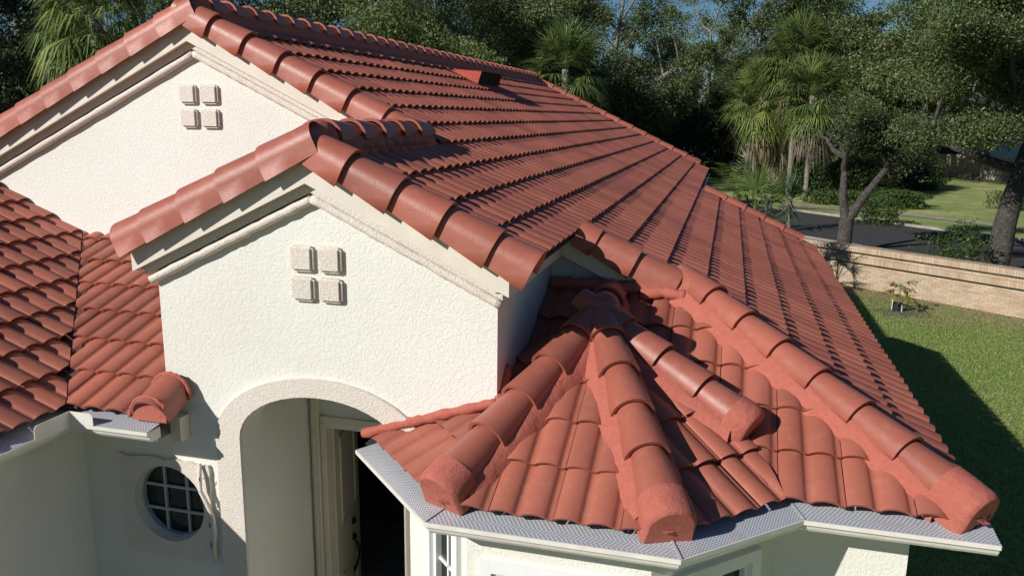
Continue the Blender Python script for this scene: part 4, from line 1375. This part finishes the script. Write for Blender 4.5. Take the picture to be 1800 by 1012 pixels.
def oak_data(seed, keep=None, barkm=None, height=13.0, spread=6.0, trunk_h=3.0, tr=0.32, leaves=30000, fork=False, lean=(0, 0), clump=0.9, size=(.13, .24), low=0.0):
    rg = np.random.default_rng(seed); rnd = random.Random(seed)
    V, F = [], []
    tips = []
    def branch(p, d, L, r, lev):
        pts = [p]; rad = [r]
        n = 4
        for i in range(n):
            d = (d + Vector((rnd.uniform(-.32, .32), rnd.uniform(-.32, .32), rnd.uniform(-.12, .26)))).normalized()
            p = p + d * (L / n)
            pts.append(p); rad.append(r * (1 - .55 * (i + 1) / n))
        tube_geo(V, F, pts, rad, 7 if lev < 2 else 5, cap=False)
        if lev >= 3:
            tips.append(p); tips.append(pts[2]); return
        if lev >= 2: tips.append(p)
        for k in range(rnd.choice((3, 4)) if lev < 2 else 3):
            base = pts[rnd.choice((2, 3, 4))]
            ang = rnd.uniform(0, 2 * math.pi)
            side = Vector((math.cos(ang), math.sin(ang), rnd.uniform(-.15 - low, .7)))
            branch(base, (d * .6 + side * .85).normalized(), L * rnd.uniform(.55, .75), rad[2] * .62, lev + 1)
    tops = []
    if fork:
        stems = [(Vector((0, 0, trunk_h * .45)), Vector((-.10, .1, 1))), (Vector((0, 0, trunk_h * .45)), Vector((.55, -.05, 1)))]
        tube_geo(V, F, [(0, 0, -.15), (0, 0, .25), (0.01, 0, trunk_h * .5)], [tr * 1.25, tr * 1.0, tr * .95], 12, cap=False)
    else:
        stems = [(Vector((0, 0, 0)), Vector((0, 0, 1)))]
    for (p, d) in stems:
        pts, rad = [], []
        q = p.copy()
        if not fork:
            pts.append(q - Vector((0, 0, .2))); rad.append(tr * 1.35)
        for i in range(6):
            pts.append(q.copy()); rad.append(tr * ((1.12 - .09 * i) if not fork else (.68 - .06 * i)))
            q = q + (d + Vector((lean[0], lean[1], 0)) + Vector((rnd.uniform(-.1, .1), rnd.uniform(-.1, .1), 0))).normalized() * (trunk_h / 5)
        tube_geo(V, F, pts, rad, 12, cap=False)
        tops.append((pts[-1], pts[-2]))
        for k in range(5 if not fork else 4):
            ang = 2 * math.pi * k / 5 + rnd.uniform(-.4, .4)
            side = Vector((math.cos(ang), math.sin(ang), rnd.uniform(.1 - low, 1.0)))
            branch(pts[-1 - rnd.choice((0, 1))], side.normalized(), (spread * .62), tr * .5, 1)
        branch(pts[-1], Vector((rnd.uniform(-.2, .2), rnd.uniform(-.2, .2), 1)).normalized(), (height - trunk_h) * .55, tr * .55, 1)
    tips_a = np.array([tuple(t) for t in tips])
    # fit the crown into height and spread
    k = len(tips_a)
    per = max(20, leaves // k)
    cen = np.repeat(tips_a, per, axis=0)
    g = rg.normal(size=cen.shape); g /= np.linalg.norm(g, axis=1)[:, None]
    rr = clump * rg.random(len(cen)) ** .55
    scale = np.repeat(rg.uniform(.65, 1.3, k), per)
    cen = cen + g * (rr * scale)[:, None] * np.array([1.1, 1.1, .72])
    if keep is not None: cen = cen[keep(cen, rg)]
    LV, LQ = leaf_cards(cen, rg.uniform(size[0], size[1], len(cen)), rg)
    tm = bpy.data.meshes.new('trunk')
    tm.from_pydata(V, [], F); tm.materials.append(barkm or M_BARK)
    tm.polygons.foreach_set('use_smooth', [True] * len(tm.polygons)); tm.update()
    return tm, LV, LQ

def plant_tree(name, label, cat, loc, trunk_me, crown_me, rz=0.0, s=1.0, group=None):
    t = thing(name, label, cat, loc, group)
    t.rotation_euler.z = rz; t.scale = (s, s, s)
    for nm, me in (('trunk', trunk_me), ('crown', crown_me)):
        o = bpy.data.objects.new(nm, me)
        COL.objects.link(o); o.parent = t
    return t

def polar(az, dist):
    a = math.radians(az)
    return (CAMP.x + dist * math.sin(a), CAMP.y + dist * math.cos(a), G)

OAKS = []
for sd, kw in ((11, dict(height=14, spread=6.5)), (12, dict(height=13, spread=6.0, trunk_h=2.6)), (13, dict(height=15, spread=6.2, trunk_h=3.6)), (14, dict(height=12.5, spread=6.4, trunk_h=2.2, low=.3)), (15, dict(height=15, spread=7.0, trunk_h=4.2, leaves=34000, clump=.75))):
    kw = {**dict(leaves=95000, clump=1.0, size=(.10, .20)), **kw}
    tm, LV, LQ = oak_data(sd, **kw)
    OAKS.append((tm, fast_mesh('crown', LV, LQ, M_OAK), fast_mesh('crown', LV, LQ, M_OAKD)))

GRP = 'oaks in the belt of trees behind the house'
# (azimuth from the camera, distance, variant, dark, size, label)
belt = [
    (-53, 32, 1, 1, 1.00, 'dark oak at the left edge above the left rake tiles'),
    (-48.5, 30, 3, 1, 0.95, 'dark dense oak filling the corner left of the drooping palm'),
    (-46, 48, 2, 1, 1.15, 'shaded oak seen past the dark oak at far left'),
    (-39, 44, 0, 0, 1.10, 'oak behind the drooping palm'),
    (-34, 46, 1, 0, 1.12, 'dark oak rising over the top of the tall gable'),
    (-29, 50, 3, 0, 1.25, 'oak above the near end of the main ridge'),
    (-24.5, 45, 2, 0, 1.15, 'grey green oak over the first third of the ridge'),
    (-20, 52, 0, 0, 1.1, 'oak over the middle of the ridge with blue sky beside it'),
    (-16.5, 56, 1, 0, 1.3, 'leafy oak left of the palm behind the ridge'),
    (-11.5, 62, 3, 0, 1.45, 'oak directly behind the palm at the end of the ridge'),
    (-8.0, 72, 4, 0, 1.5, 'open oak with sky showing through, right of the ridge palm'),
    (-4.3, 74, 1, 0, 1.15, 'dark bushy oak above the middle of the sloping roof edge'),
    (-1.2, 88, 4, 0, 1.35, 'thin crowned oak with sky gaps left of the palm cluster'),
    (1.2, 70, 1, 1, 0.85, 'low dark oak just left of the palm cluster'),
    (2.6, 90, 4, 0, 1.75, 'tall oak standing behind the palm cluster'),
    (7.2, 88, 1, 1, 1.8, 'oak between the palm cluster and the big right oak'),
    (11.6, 78, 3, 0, 1.7, 'oak behind the forked tree'),
    (18.3, 66, 0, 0, 1.5, 'oak beyond the pale fence at right'),
    (20.5, 52, 2, 0, 1.15, 'oak at the right edge beyond the road'),
    (-14, 88, 4, 0, 1.7, 'tall far oak whose top shows behind the ridge palm'),
    (-22, 78, 1, 0, 1.7, 'far oak showing in the gap over the middle of the ridge'),
    (4.6, 98, 3, 1, 1.6, 'far oak whose crown tops the palm cluster'),
    (24.5, 45, 1, 0, 1.1, 'oak just outside the right edge whose boughs reach in'),
]
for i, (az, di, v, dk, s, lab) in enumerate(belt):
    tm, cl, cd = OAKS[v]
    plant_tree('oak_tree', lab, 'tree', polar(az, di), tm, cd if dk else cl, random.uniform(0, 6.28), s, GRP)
# far wood closing the view under the crowns
rg = np.random.default_rng(99)
cs = []
for az in np.arange(-56, 30, .55):
    di = rg.uniform(96, 122)
    p = polar(az, di)
    hmax = rg.uniform(5.5, 12.5) if az < -9 or az > 3 else rg.uniform(4.0, 8.5)
    n = 900
    q = rg.normal(size=(n, 3)); q /= np.linalg.norm(q, axis=1)[:, None]
    q *= (rg.random(n) ** .4)[:, None]
    cs.append(np.array([p[0], p[1], G + hmax * .5]) + q * np.array([1.7, 1.7, hmax * .52]))
cs = np.concatenate(cs)
LV, LQ = leaf_cards(cs, rg.uniform(.35, .7, len(cs)), rg)
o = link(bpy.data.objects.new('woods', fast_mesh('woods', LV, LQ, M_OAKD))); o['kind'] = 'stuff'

# big right oak leaning over the wall and the forked tree
tm, LV, LQ = oak_data(41, barkm=M_BARKD, keep=lambda c, rg: c[:, 0] > -4.6 + rg.normal(0, .35, len(c)), height=11.5, spread=7.2, trunk_h=4.3, tr=.35, leaves=220000, lean=(.15, .05), clump=.85, size=(.06, .12), low=.75)
plant_tree('oak_tree', 'big spreading oak with thick pale based trunk beside the brick wall at right', 'tree', (11.2, 24.6, G), tm, fast_mesh('crown', LV, LQ, M_OAK), 0.0, 1.0, 'street trees by the road')
tm, LV, LQ = oak_data(57, barkm=M_BARKD, keep=lambda c, rg: c[:, 0] > -.5 - .35 * (c[:, 2] < 2.6) + rg.normal(0, .2, len(c)), height=4.6, spread=1.7, trunk_h=2.5, tr=.27, leaves=26000, fork=True, clump=.5, size=(.06, .11))
plant_tree('oak_tree', 'forked dark tree with pale lower trunk behind the left end of the brick wall', 'tree', (7.0, 27.9, G), tm, fast_mesh('crown', LV, LQ, M_OAKD), 0.0, 1.0, 'street trees by the road')
# small low boughs of the right oak
def bush(name, label, loc, size, n, leaf, mat, seed, cat='bush', group=None, hug=False):
    rg = np.random.default_rng(seed)
    q = rg.normal(size=(n, 3)); q /= np.linalg.norm(q, axis=1)[:, None]
    q *= (rg.random(n) ** .33)[:, None]
    ph = rg.uniform(0, 6.28, 3)
    mod = 1 + .22 * np.sin(q[:, 0] * 5 + ph[0]) + .18 * np.sin(q[:, 1] * 6 + ph[1]) + .15 * np.sin(q[:, 2] * 7 + ph[2])
    q = q * mod[:, None] * np.array(size) * .5
    q[:, 2] = np.abs(q[:, 2] + size[2] * .45) if not hug else q[:, 2]
    LV, LQ = leaf_cards(q, rg.uniform(leaf * .7, leaf * 1.3, n), rg)
    o = link(bpy.data.objects.new(name, fast_mesh(name, LV, LQ, mat)))
    o.location = loc
    return tag(o, label, cat, group)

UG = 'shrubs beyond the road'
bush('hedge', 'long low dark hedge beside the curved pavement', (10.9, 46.6, G), (6.6, 2.4, 1.05), 9000, .17, M_SHRUB, 5, 'hedge')
bush('shrub', 'round dark shrub behind the low hedge', (10.6, 51.5, G), (4.2, 3.4, 3.0), 9000, .18, M_OAKD, 6, group=UG)
bush('shrub', 'broad shrub left of the forked trunk', (7.6, 53, G), (3.6, 3.0, 2.2), 6000, .18, M_SHRUB, 7, group=UG)
bush('shrub', 'dense green shrub at the foot of the palm cluster', (6.2, 60, G), (4.2, 3, 2.6), 6500, .2, M_SHRUB, 8, group=UG)
bush('shrub', 'dark shrub against the pale fence left of the palms', (1.6, 78, G), (6, 3, 4.6), 8000, .26, M_OAKD, 9, group=UG)
bush('shrub', 'tall dark shrub under the oaks right of the roof edge', (-1.0, 66, G), (6.5, 4, 6.0), 12000, .24, M_OAKD, 10, group=UG)
bush('shrub', 'dark thicket under the oaks behind the ridge palm', (-6.0, 62, G), (7.5, 4, 6.5), 12000, .24, M_OAKD, 12, group=UG)
bush('shrub', 'brown green shrub between hedge and fence', (15.5, 60, G), (5.0, 3, 2.2), 6000, .2, M_SHRUB, 13, group=UG)
bush('shrub', 'small shrub on the lawn by the pavement at right', (18.6, 47.5, G), (2.4, 2.0, 1.2), 2600, .15, M_SHRUB, 14, group=UG)
bush('shrub', 'low leafy bough sprouting beside the right oak trunk', (9.8, 23.6, G), (2.2, 1.5, 1.9), 2000, .11, M_SHRUB, 15, group='undergrowth by the brick wall')
bush('shrub', 'leafy growth right of the right oak trunk', (12.9, 23.2, G), (1.8, 1.5, 2.0), 2200, .11, M_OAK, 16, group='undergrowth by the brick wall')

bush('shrub', 'low dark shrub at the verge beyond the forked trunk', (9.6, 37.5, G), (2.6, 2.0, 1.5), 3000, .12, M_SHRUB, 17, group='undergrowth by the brick wall')
# ---- fan palms
def fan_leaf(V, Q, base, direc, L, rnd, droop=0.35, nseg=26, spread=3.3):
    """palmate leaf: petiole and a fan of narrow, tip-drooping segments"""
    d = Vector(direc).normalized()
    side = d.cross(Vector((0, 0, 1)))
    side = side.normalized() if side.length > .05 else Vector((1, 0, 0))
    nm = side.cross(d).normalized()
    hub = Vector(base) + d * L * .50 - Vector((0, 0, droop * L * .06))
    b = len(V)
    pw = side * .018
    V += [tuple(Vector(base) - pw), tuple(Vector(base) + pw), tuple(hub + pw), tuple(hub - pw)]
    Q.append((b, b + 1, b + 2, b + 3))
    fold = rnd.uniform(.10, .45)
    for k in range(nseg):
        a = (k / (nseg - 1) - .5) * spread + rnd.uniform(-.04, .04)
        sd = (d * math.cos(a) + side * math.sin(a) - nm * (fold * abs(a) / spread * 2) + nm * rnd.uniform(-.07, .07)).normalized()
        l = L * (.58 - .16 * abs(a) / spread * 2) * rnd.uniform(.9, 1.08)
        w = sd.cross(nm).normalized() * (.022 * L * .55)
        p0 = hub; p1 = hub + sd * l * .6 + Vector((0, 0, -droop * l * .10)); p2 = hub + sd * l * .97 + Vector((0, 0, -droop * l * rnd.uniform(.35, .8)))
        b = len(V)
        V += [tuple(p0 - w * .4), tuple(p0 + w * .4), tuple(p1 + w), tuple(p1 - w), tuple(p2 + w * .15), tuple(p2 - w * .15)]
        Q += [(b, b + 1, b + 2, b + 3), (b + 3, b + 2, b + 4, b + 5)]

def fan_palm(label, loc, h, L, seed, n=34, dead=14, lean=(0, 0), tr=.16, group='fan palms', skirt=0.5, up=1.0, dr=.12):
    rnd = random.Random(seed)
    t = thing('fan_palm', label, 'palm', loc, group)
    V, F = [], []
    pts = [(lean[0] * (i / 8) ** 1.5, lean[1] * (i / 8) ** 1.5, -.1 + (h + .1) * i / 8) for i in range(9)]
    tube_geo(V, F, pts, [tr * (1.25 if i == 0 else 1.0 + .06 * rnd.uniform(-1, 1)) for i in range(9)], 10)
    def add(nm, V, F, mat, smooth=False):
        me = bpy.data.meshes.new(nm)
        me.from_pydata(V, [], F); me.materials.append(mat)
        if smooth: me.polygons.foreach_set('use_smooth', [True] * len(me.polygons))
        me.update()
        o = bpy.data.objects.new(nm, me); COL.objects.link(o); o.parent = t
    add('trunk', V, F, M_PALMBARK, True)
    top = Vector(pts[-1])
    V, Q = [], []
    for i in range(n):
        az = i * 2.399 + rnd.uniform(-.3, .3)
        el = math.radians(86 - 145 * (i / n) ** .9 * up + rnd.uniform(-8, 8))
        d = Vector((math.cos(az) * math.cos(el), math.sin(az) * math.cos(el), math.sin(el)))
        fan_leaf(V, Q, top + Vector((0, 0, -.25 * i / n)), d, L * rnd.uniform(.85, 1.12), rnd, droop=dr + .6 * (i / n) ** 1.3, nseg=26)
    add('crown', V, Q, M_PALM)
    if dead:
        V, Q = [], []
        for i in range(dead):
            az = i * 2.399 + rnd.uniform(-.3, .3)
            el = math.radians(rnd.uniform(-82, -48))
            d = Vector((math.cos(az) * math.cos(el), math.sin(az) * math.cos(el), math.sin(el)))
            fan_leaf(V, Q, top + Vector((0, 0, -.2 - skirt * rnd.random())), d, L * rnd.uniform(.8, 1.05), rnd, droop=1.1, nseg=18, spread=1.7)
        add('dead_fronds', V, Q, M_PALMDEAD)
    return t
fan_palm('tallest fan palm of the cluster right of the roof, upright fresh fronds', (6.4, 50.5, G), 8.6, 3.1, 61, 70, 8, group='palm cluster beyond the road', up=.85)
fan_palm('fan palm at the left of the cluster, yellowing fronds over a slim trunk', (4.2, 52.5, G), 6.3, 2.9, 62, 60, 14, lean=(.25, 0), tr=.14, group='palm cluster beyond the road')
fan_palm('stout palm in the middle of the cluster hung with dead fronds', (5.75, 54.0, G), 6.2, 2.8, 63, 54, 46, tr=.27, group='palm cluster beyond the road', skirt=3.4)
fan_palm('fan palm at the right of the cluster on a thin pale trunk', (7.25, 48.0, G), 6.3, 2.8, 64, 60, 14, lean=(-.1, 0), tr=.15, group='palm cluster beyond the road', skirt=.8)
fan_palm('lone fan palm peeking over the far end of the ridge', (*polar(-11.3, 40)[:2], G), 7.1, 2.4, 65, 48, 10)
fan_palm('large drooping fan palm above the left rake tiles', (*polar(-41.2, 24)[:2], G), 7.2, 1.75, 66, 70, 10, up=1.0, dr=.7)
# ---- feather palms and yuccas behind the roof edge
def feather_palm(label, loc, h, L, seed, n=16):
    rnd = random.Random(seed)
    t = thing('feather_palm', label, 'palm', loc, 'feather palms on the verge')
    V, F = [], []
    tube_geo(V, F, [(0, 0, -.1), (0, 0, h * .5), (0, 0, h)], [.09, .08, .07], 8)
    o = mesh_obj('trunk', V, F, M_PALMBARK, None); o.parent = t
    V, Q = [], []
    for i in range(n):
        az = i * 2.399; el = math.radians(rnd.uniform(25, 80))
        d = Vector((math.cos(az) * math.cos(el), math.sin(az) * math.cos(el), math.sin(el)))
        p = Vector((0, 0, h)); st = 14
        for k in range(st):
            d2 = (d + Vector((0, 0, -1.1 * k / st))).normalized()
            q = p + d2 * (L / st)
            side = d2.cross(Vector((0, 0, 1))).normalized()
            for sg in (-1, 1):
                tip = q + side * sg * L * .24 * (1 - .5 * k / st) + d2 * L * .10 - Vector((0, 0, L * .03))
                b = len(V); w = d2 * .016
                V += [tuple(q - w), tuple(q + w), tuple(tip + w * .2), tuple(tip - w * .2)]
                Q.append((b, b + 1, b + 2, b + 3))
            p = q
    o = mesh_obj('crown', V, Q, M_PALM, None); o.parent = t
feather_palm('arching feather palm just beyond the roof notch', (2.9, 38.5, G), 1.3, 2.3, 71, 20)
feather_palm('second feather palm right of the roof notch', (4.9, 41.0, G), .9, 2.3, 72, 18)
def yucca(label, loc, h, L, seed, n=70):
    rnd = random.Random(seed)
    t = thing('yucca', label, 'plant', loc, 'yuccas behind the roof edge')
    V, F = [], []
    tube_geo(V, F, [(0, 0, -.1), (0.03, 0, h * .6), (0, 0, h)], [.10, .08, .07], 8)
    o = mesh_obj('trunk', V, F, M_PALMBARK, None); o.parent = t
    V, Q = [], []
    for i in range(n):
        az = i * 2.399; el = math.radians(80 - 125 * i / n + rnd.uniform(-8, 8))
        d = Vector((math.cos(az) * math.cos(el), math.sin(az) * math.cos(el), math.sin(el)))
        side = d.cross(Vector((0, 0, 1))); side = side.normalized() if side.length > .05 else Vector((1, 0, 0))
        p = Vector((0, 0, h - .45 * h * (i / n) ** 1.3)); l = L * rnd.uniform(.8, 1.1)
        b = len(V); w = side * .032
        m_ = p + d * l * .5; e = p + d * l + Vector((0, 0, -.05))
        V += [tuple(p - w * .7), tuple(p + w * .7), tuple(m_ + w), tuple(m_ - w), tuple(e)]
        Q += [(b, b + 1, b + 2, b + 3), (b + 3, b + 2, b + 4, b + 4)]
    Q = [q if q[2] != q[3] else q[:3] for q in Q]
    o = mesh_obj('leaves', V, Q, M_YUCCA, None); o.parent = t
yucca('larger spiky yucca rising behind the lower roof edge', (5.35, 33.5, G), 1.7, 1.15, 81, 90)
yucca('smaller spiky yucca left of the larger one', (4.35, 33.6, G), 1.0, .85, 82, 70)
fan_palm('low palm hidden behind the roof whose frond shadow falls on the brick wall', (3.35, 18.3, G), 2.5, 1.3, 68, 22, 0, tr=.09, group=None)

# ---- sapling in a black ring
sx, sy = 7.14, 18.05
t = thing('sapling', 'young yellow green sapling in a black plastic ring near the brick wall', 'sapling', (sx, sy, G))
V, F = [], []
tube_geo(V, F, [(0, 0, 0), (0.02, 0, .45), (0.0, .02, .8)], [.016, .013, .007], 6)
for k in range(9):
    a = k * 2.4; z_ = .34 + .05 * k
    tube_geo(V, F, [(0.01, 0, z_), (.16 * math.cos(a), .16 * math.sin(a), z_ + .06), (.30 * math.cos(a), .30 * math.sin(a), z_ + .05)], [.007, .006, .004], 5)
o = mesh_obj('stem', V, F, M_PALMBARK, None); o.parent = t
rg = np.random.default_rng(4)
V, Q = [], []
rnd = random.Random(5)
for k in range(9):
    a0 = k * 2.4; z_ = .34 + .05 * k
    for m_ in range(13):
        f = rnd.uniform(.10, .36); a = a0 + rnd.uniform(-.5, .5)
        p = Vector((f * math.cos(a), f * math.sin(a), z_ + .06 + rnd.uniform(-.03, .05)))
        d = Vector((math.cos(a + rnd.uniform(-1, 1)), math.sin(a + rnd.uniform(-1, 1)), rnd.uniform(-.7, .2))).normalized()
        s_ = d.cross(Vector((0, 0, 1))).normalized() * .034
        b = len(V); l = rnd.uniform(.15, .25)
        V += [tuple(p), tuple(p + d * l * .5 + s_), tuple(p + d * l + Vector((0, 0, -.02))), tuple(p + d * l * .5 - s_)]
        Q.append((b, b + 1, b + 2, b + 3))
o = mesh_obj('leaves', V, Q, M_SAPLEAF, None); o.parent = t
tag(mesh_obj('plastic_ring', *(lambda n=18: ([(sx + .13 * math.cos(6.2832 * i / n), sy + .13 * math.sin(6.2832 * i / n), G + z_) for z_ in (-.02, .24) for i in range(n)] + [(sx + .12 * math.cos(6.2832 * i / n), sy + .12 * math.sin(6.2832 * i / n), G + z_) for z_ in (.24, .18) for i in range(n)],
     [(i, (i + 1) % n, n + (i + 1) % n, n + i) for i in range(n)] + [(n + i, n + (i + 1) % n, 2 * n + (i + 1) % n, 2 * n + i) for i in range(n)] + [(2 * n + i, 2 * n + (i + 1) % n, 3 * n + (i + 1) % n, 3 * n + i) for i in range(n)] + [tuple(range(3 * n, 4 * n))]))(), M_POT), 'black plastic ring round the foot of the young sapling', 'planter')
for k, (a, lab) in enumerate(((2.6, 'left'), (-1.0, 'middle'), (.3, 'right'))):
    tag(box('stake', (sx + .145 * math.cos(a) - .008, sy + .145 * math.sin(a) - .008, G - .02), (sx + .145 * math.cos(a) + .008, sy + .145 * math.sin(a) + .008, G + .33), M_WHITE), 'white stake standing at the %s of the black sapling ring' % lab, 'stake', 'white stakes round the sapling')
V = []; F = []
rnd = random.Random(3)
n = 26
V.append((sx + .1, sy - .05, G + .035))
for i in range(n):
    a = 6.2832 * i / n; r = .62 * rnd.uniform(.8, 1.25)
    V.append((sx + .12 + r * math.cos(a) * 1.25, sy - .08 + r * math.sin(a) * .9, G + .004))
F = [(0, 1 + i, 1 + (i + 1) % n) for i in range(n)]
o = mesh_obj('dirt_patch', V, F, paint('grey_topsoil', (0.10, 0.095, 0.085), .95, .2, scale=14), smooth=True); o['kind'] = 'stuff'

# ---- grass blades on the near lawn
def blades(name, n, xr, yr, mat, hgt, seed, accept):
    rg = np.random.default_rng(seed)
    x = rg.uniform(*xr, n); y = rg.uniform(*yr, n)
    k = accept(x, y, rg)
    x, y = x[k], y[k]; n = len(x)
    a = rg.uniform(0, 2 * np.pi, n); h = rg.uniform(hgt * .5, hgt * 1.3, n)
    w = rg.uniform(.006, .014, n)
    lx, ly = rg.normal(0, .5, n) * h, rg.normal(0, .5, n) * h
    z = np.full(n, G)
    p0 = np.stack([x - np.cos(a) * w, y - np.sin(a) * w, z], 1); p1 = np.stack([x + np.cos(a) * w, y + np.sin(a) * w, z], 1)
    p2 = np.stack([x + lx, y + ly, z + h], 1)
    V = np.stack([p0, p1, p2], 1).reshape(-1, 3)
    me = fast_mesh(name, V, np.arange(3 * n).reshape(-1, 3), mat)
    o = link(bpy.data.objects.new(name, me)); o['kind'] = 'stuff'
def wall_d(x, y): return (x - WB0.x) * wnrm.x + (y - WB0.y) * wnrm.y
def nz(x, y): return np.sin(x * 1.7 + y * .6) + np.sin(y * 2.1 - x * .9 + 1.3) + .7 * np.sin(x * 4.1 + 2) * np.sin(y * 3.7)
blades('grass', 300000, (3.9, 12.5), (1.5, 21.5), M_GRASS, .042, 1, lambda x, y, rg: (wall_d(x, y) > .05) & (rg.random(len(x)) < np.clip(.30 * wall_d(x, y) - .12 + .16 * nz(x, y), .03, 1)))
blades('dry_grass', 170000, (3.9, 13.5), (1.5, 22.0), M_DRYGRASS, .04, 2, lambda x, y, rg: (wall_d(x, y) > .02) & (rg.random(len(x)) < np.clip(1.25 - .34 * wall_d(x, y) - .22 * nz(x, y), .10, 1)))
rg = np.random.default_rng(12)
cs = np.stack([rg.uniform(5.5, 12, 90), rg.uniform(6, 20, 90), np.full(90, G + .045)], 1)
cs = cs[wall_d(cs[:, 0], cs[:, 1]) > .3]
LV, LQ = leaf_cards(cs, rg.uniform(.06, .12, len(cs)), rg, up=2.5)
o = link(bpy.data.objects.new('fallen_leaves', fast_mesh('fallen_leaves', LV, LQ, M_PALMDEAD))); o['kind'] = 'stuff'
# soil strip under the dry grass beside the wall
V = []; F = []
for i in range(61):
    t_ = WLEN_A + (WLEN_B - WLEN_A) * i / 60
    V += [wp(t_, .0, .004), wp(t_, 1.0 + .3 * math.sin(t_ * 2.3) + random.uniform(-.1, .1), .004)]
F = [(2 * i, 2 * i + 1, 2 * i + 3, 2 * i + 2) for i in range(60)]
o = mesh_obj('soil_strip', V, F, M_MULCH); structure(o)

# ---- wooden fences beyond the lawn
def fence(label, A, Bp, h, seed):
    rnd = random.Random(seed)
    A = Vector(A); Bp = Vector(Bp); L = (Bp - A).length; d = (Bp - A) / L; n = Vector((-d.y, d.x))
    t = thing('wooden_fence', label, 'fence', (A.x, A.y, G))
    bm = bmesh.new(); x = 0
    while x < L:
        p = A + d * x; q = A + d * (x + .135); hh = h + rnd.uniform(-.04, .04)
        add_prism(bm, [(p.x, p.y, G), (q.x, q.y, G), (q.x + n.x * .02, q.y + n.y * .02, G), (p.x + n.x * .02, p.y + n.y * .02, G)], (0, 0, hh))
        x += .15
    o = bm_obj('board_row', bm, M_FENCE, t); o['kind'] = 'stuff'
    bm = bmesh.new()
    for z_ in (.35, h - .35):
        p = A + n * .025; q = Bp + n * .025
        add_prism(bm, [(p.x, p.y, G + z_), (q.x, q.y, G + z_), (q.x, q.y, G + z_ + .09), (p.x, p.y, G + z_ + .09)], (n.x * .04, n.y * .04, 0))
    bm_obj('rail', bm, M_FENCE, t)
fence('weathered board fence behind the palm cluster', (-4, 84.5), (11, 85.5), 1.9, 1)
fence('grey board fence behind the big right oak', (18.5, 80.5), (31, 66.5), 2.0, 2)

# ---- neighbour house seen under the trees
nh = thing('house', 'dark roofed neighbour house with white gutter half hidden under the trees', 'house', (21, 92, G))
box('wall', (16.5, 92, G), (27, 99, G + 2.7), paint('neighbour_wall', (.11, .11, .13), .8, .1), nh)
bm = bmesh.new()
add_prism(bm, [(16, 91.4, G + 2.75), (27.5, 91.4, G + 2.75), (26, 95.5, G + 4.7), (17.5, 95.5, G + 4.7)], (0, .02, .12))
add_prism(bm, [(27.5, 91.4, G + 2.75), (27.5, 99.6, G + 2.75), (26, 95.5, G + 4.7)], (.02, 0, .12))
bm_obj('roof', bm, paint('shingle_roof', (.035, .036, .045), .9, .2), nh)
box('gutter', (15.9, 91.2, G + 2.68), (27.5, 91.38, G + 2.84), M_WHITE, nh)
box('downpipe', (20.0, 91.75, G), (20.15, 91.95, G + 2.68), M_WHITE, nh)
bm = bmesh.new(); add_prism(bm, [(22, 91.95, G + .9), (24, 91.95, G + .9), (24, 91.95, G + 2.1), (22, 91.95, G + 2.1)], (0, -.05, 0))
wnd = bm_obj('window', bm, M_WHITE, nh)
box('pane', (22.1, 91.88, G + 1.0), (23.9, 91.899, G + 2.0), M_GLASS, wnd)
nh2 = thing('house', 'pale blue house glimpsed over the right fence', 'house', (34, 84, G))
box('wall', (27, 84, G), (41, 91, G + 2.9), paint('pale_blue_wall', (.42, .55, .62), .8, .05), nh2)
bm = bmesh.new(); add_prism(bm, [(26.4, 83.5, G + 2.95), (41.6, 83.5, G + 2.95), (40, 87.5, G + 4.6), (28, 87.5, G + 4.6)], (0, .02, .1))
bm_obj('roof', bm, paint('grey_shingles', (.34, .36, .37), .9, .2), nh2)

# ------------------------------------------------------------------ lift everything so that the lawn is at z = 0
for o in scene.objects:
    if o.parent is None and o.type not in ('CAMERA', 'LIGHT'):
        o.location.z += LIFT
bpy.context.view_layer.update()
